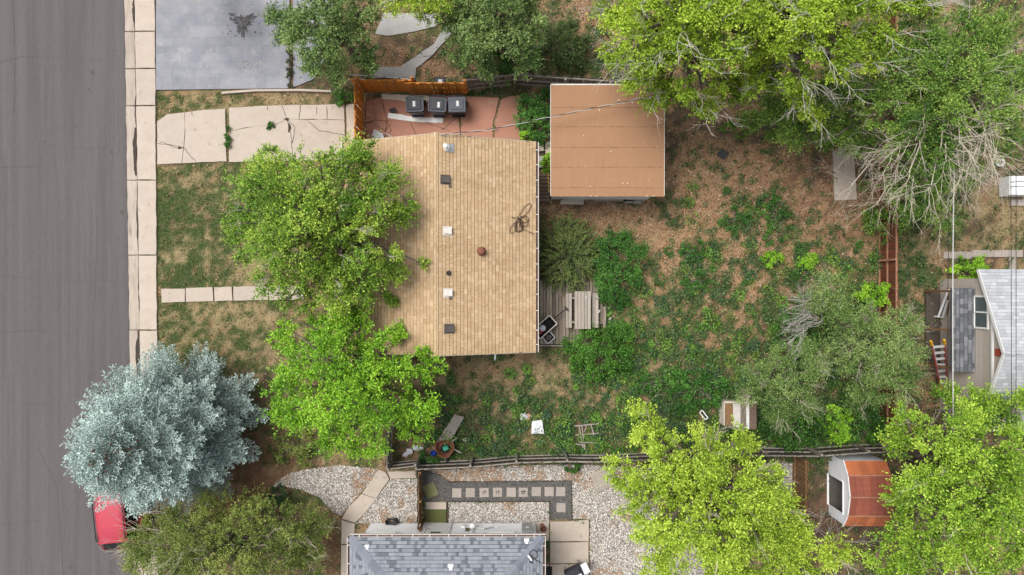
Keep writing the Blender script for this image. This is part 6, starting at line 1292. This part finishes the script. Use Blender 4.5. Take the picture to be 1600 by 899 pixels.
shrub('yard_weed', 'weed clump lowest at the left of the litter', 1088, 440, 20, 14, .25, VINE, 1200, 53, .06, lobes=5)
shrub('yard_weed', 'weed clump touching the trellis end of the lower grass', 1010, 600, 30, 16, .25, VINE, 1600, 54, .06, lobes=5)
shrub('fence_weed', 'green weed tuft growing through the gravel below the old fence', 897, 733, 9, 7, .4, VINE, 700, 55, .06, lobes=3)
shrub('fence_weed', 'green weed tuft by the white plastic near the fence corner', 665, 716, 14, 10, .5, VINE, 1200, 56, .06, lobes=4)
shrub('drive_weed', 'narrow weed strip growing in the driveway joint', 356, 217, 2.6, 26, .18, VINE, 700, 57, .05, lobes=6, low=0)
shrub('drive_weed', 'small star-shaped weed in the driveway crack', 421, 196, 5, 5, .18, VINE, 260, 58, .05, lobes=3, low=0)
shrub('drive_weed', 'dry weed strip in the joint of the stamped grey drive', 453.5, 105, 2.4, 34, .2, [(.04, .06, .02), (.07, .085, .03), (.12, .12, .05)], 700, 59, .05, lobes=7, low=0)
shrub('fence_weed', 'green grass tuft left of the orange fence corner', 538, 152, 16, 11, .35, VINE, 1300, 60, .06, lobes=4)
shrub('round_bush', 'small round green bush on the lawn below the bright tree', 434, 774, 17, 15, .5, [(.02, .06, .015), (.035, .10, .03), (.06, .15, .045)], 2600, 61, .05, lobes=5)
shrub('low_bush', 'low green bush under the right side of the bright tree', 462, 700, 46, 28, .7, OLIVE, 4200, 62, .06, lobes=7)

# bare branch heaps
def bare_heap(name, label, spots, m, seed, z=1.6, n=10, L=1.3, r=.014, root=None, depth=2):
    rs = random.Random(seed); c = P(spots[0][0], spots[0][1]); t = thing(name, label, 'branches', (c[0], c[1], 0)); mb = MB()
    for (X, Y, a) in spots:
        p = Vector(P(X, Y, z)); st = MB(); st.tube([(p.x, p.y, -.05), (p.x + .05, p.y, z * .5), p] if not root else curve(Vector((*root, 1.6)), p, .5, 6, .08, rs), [.03, .025, .018] if not root else [.06, .055, .05, .042, .034, .026, .02], 5); part('stem', st, m, t)
        for _ in range(n):
            an = math.radians(a + rs.uniform(-70, 70)); spray(mb, p + Vector((rs.uniform(-.2, .2), rs.uniform(-.2, .2), 0)), (math.cos(an), math.sin(an), rs.uniform(-.1, .35)), L * rs.uniform(.6, 1.2), r, depth, rs, 6, .45, .03)
    part('twigs', mb, m, t, kind='stuff')
bare_heap('bare_branches', 'bare grey twig heap left of the thin-leaved trees', [(1262, 492, 160), (1280, 505, 150), (1255, 520, 190), (1262, 470, 120)], 'grey_twig', 71, 2.2, 12, .7, .009)
bare_heap('bare_branches', 'pale bare branches arching below the dark corner tree', [(1400, 235, 200), (1430, 220, 240), (1470, 230, 280), (1420, 270, 210), (1455, 290, 250), (1500, 270, 310), (1480, 200, 330)], 'straw_twig', 72, 5.6, 6, 1.3, .010, (17., 9.))
bare_heap('bare_branches', 'pale bare branches spreading over the right edge of the dark tree', [(1510, 200, 350), (1530, 180, 10), (1500, 225, 330), (1540, 205, 320), (1560, 170, 30), (1550, 240, 300)], 'straw_twig', 73, 6.2, 7, 1.2, .010, (17., 9.))
bare_heap('bare_branches', 'bare branches arching over the pale concrete slab', [(1330, 290, 200), (1345, 215, 200), (1370, 320, 220), (1350, 250, 250)], 'straw_twig', 74, 3.2, 4, 1.1, .008, (17., 9.))
bare_heap('bare_branches', 'dry twigs in the litter left of the big tree above the garage', [(975, 60, 250), (990, 85, 200), (960, 40, 300)], 'grey_twig', 75, 1.0, 6, 1.1, .011)
bare_heap('bare_branches', 'bare twigs reaching over the sidewalk from the olive shrub', [(262, 810, 100), (255, 835, 160), (300, 800, 60), (232, 838, 170)], 'straw_twig', 76, 2.4, 3, 1.1, .014, depth=1)
bare_heap('bare_branches', 'thin dead twigs between the shed and the pale tree', [(1290, 840, 20), (1310, 850, 40), (1270, 830, 0)], 'grey_twig', 77, 1.6, 3, 1.3, .012, depth=1)

# juniper beside the house: long arching needle fronds
def juniper(name, label, cx, cy, rx, ry, h, seed):
    rg = np.random.default_rng(seed); c = P(cx, cy, h * .6); k = (H - h * .6) / H / S0; t = thing(name, label, 'shrub', (c[0], c[1], 0)); n = 460; m = 42
    a = rg.uniform(0, 2 * PI, n); r0 = rg.uniform(0, .75, n) ** .7; L = rg.uniform(.35, .75, n); el = rg.uniform(.05, .55, n)
    b = np.stack([c[0] + rx * k * r0 * np.cos(a), c[1] + ry * k * r0 * np.sin(a), .25 + h * (1 - r0 ** 2) * rg.uniform(.5, 1, n)], 1)
    d = unit(np.stack([np.cos(a + rg.normal(0, .6, n)), np.sin(a + rg.normal(0, .6, n)), el], 1)); ki = np.repeat(np.arange(n), m); tt = np.tile(np.linspace(0, 1, m), n); N = len(ki)
    pos = b[ki] + d[ki] * (L[ki] * tt)[:, None]; pos[:, 2] -= .35 * L[ki] * tt ** 2; pos += rg.normal(0, .012, (N, 3)); pos[:, 2] = pos[:, 2].clip(.05)
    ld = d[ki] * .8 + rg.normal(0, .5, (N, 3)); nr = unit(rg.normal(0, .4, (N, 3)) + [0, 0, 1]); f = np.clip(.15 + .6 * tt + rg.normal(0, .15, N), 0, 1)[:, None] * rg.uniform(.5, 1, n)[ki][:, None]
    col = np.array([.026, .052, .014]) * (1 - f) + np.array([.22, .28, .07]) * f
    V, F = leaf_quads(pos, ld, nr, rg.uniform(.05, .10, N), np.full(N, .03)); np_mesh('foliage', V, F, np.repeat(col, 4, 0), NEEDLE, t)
    mb = MB(); rs = random.Random(seed)
    for _ in range(26): an = rs.uniform(0, 6.3); spray(mb, (c[0], c[1], .1), (math.cos(an), math.sin(an), .6), 1.1, .025, 1, rs)
    part('stem', mb, 'bark', t)
juniper('juniper_bush', 'spiky yellow-green juniper against the tan house gutter', 886, 398, 48, 58, 1.0, 81)

# blue spruce: whorls of branches carrying flat sprays of needles
def spruce(name, label, base_px, h, R, seed):
    rg = np.random.default_rng(seed); bx, by = P2(*base_px); t = thing(name, label, 'tree', (bx, by, 0)); B = []; 
    zs = np.linspace(.9, h - .15, 12)
    for i, z in enumerate(zs):
        q = (z - .9) / (h - .9); r = R * (1 - q ** 1.7) * (.97 + .0 * q) + .12; n = int(7 + 6 * (1 - q))
        for k in range(n): B.append((z + rg.uniform(-.15, .15), 2 * PI * (k + rg.uniform(-.35, .35)) / n + i * .7, r * rg.uniform(.84, 1.07), q))
    B = np.array(B); nb = len(B); PC = []; LD = []; NR = []; FT = []
    for z, a, r, q in B:
        m = max(4, int(r / .13)); s = np.linspace(.25, 1, m); ax = np.array([math.cos(a), math.sin(a), 0]); sd = np.array([-ax[1], ax[0], 0]); rise = .10 + .5 * q
        px_ = s * r; pz = z + (px_ * (rise - .22) + .16 * r * s ** 2.5); tone = rg.normal(0, .10)
        for j in range(m):
            c0 = np.array([bx, by, 0]) + ax * px_[j] + [0, 0, pz[j]]
            for side in (-1, 1):
                l = (.12 + 1.0 * (1 - abs(s[j] - .40) * 1.35)) * min(1, r / 1.4) * rg.uniform(.7, 1.15); l = max(.16, l)
                dv = unit(ax * .9 + sd * side * .75 + [0, 0, rg.uniform(-.05, .28)]); g_ = max(3, int(l / .055)); u = (np.arange(g_) + .5) / g_
                pts = c0 + dv * (u * l)[:, None] + rg.normal(0, .014, (g_, 3)); K = 3
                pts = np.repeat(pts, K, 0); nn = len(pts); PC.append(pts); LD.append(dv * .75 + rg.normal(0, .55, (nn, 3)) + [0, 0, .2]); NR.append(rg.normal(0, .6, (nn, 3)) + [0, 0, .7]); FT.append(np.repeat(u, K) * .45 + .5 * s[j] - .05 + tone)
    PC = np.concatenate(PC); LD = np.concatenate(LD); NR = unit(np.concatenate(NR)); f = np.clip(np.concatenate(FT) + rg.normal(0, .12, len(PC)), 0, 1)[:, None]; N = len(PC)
    col = np.array([.075, .125, .11]) * (1 - f) + np.array([.60, .74, .69]) * f; V, F = leaf_quads(PC, LD, NR, rg.uniform(.065, .125, N), np.full(N, .034)); np_mesh('crown', V, F, np.repeat(col, 4, 0), NEEDLE, t); print('spruce quads', N)  # tips silvery; inner needles darkened to paint in shade between boughs
    mb = MB(); mb.tube([(bx, by, -.1), (bx, by, h * .5), (bx, by, h)], [.2, .12, .02], 8)
    for z, a, r, q in B[::2]: mb.tube([(bx, by, z), (bx + math.cos(a) * r * .5, by + math.sin(a) * r * .5, z - .05 * r), (bx + math.cos(a) * r * .9, by + math.sin(a) * r * .9, z)], [.03, .02, .008], 4, False)
    part('trunk', mb, 'bark', t); cm = MB(); rs = random.Random(seed)
    for _ in range(26):
        z = h - rs.uniform(.3, 1.8); q = (z - .9) / (h - .9); r = (R * (1 - q ** 1.7)) * rs.uniform(.5, .95); a = rs.uniform(0, 6.3); cm.lathe((bx + r * math.cos(a), by + r * math.sin(a), z + .1), [(.01, -.08), (.03, -.04), (.03, .02), (.01, .06)], 6)
    part('cones', cm, 'rust', t, kind='stuff')
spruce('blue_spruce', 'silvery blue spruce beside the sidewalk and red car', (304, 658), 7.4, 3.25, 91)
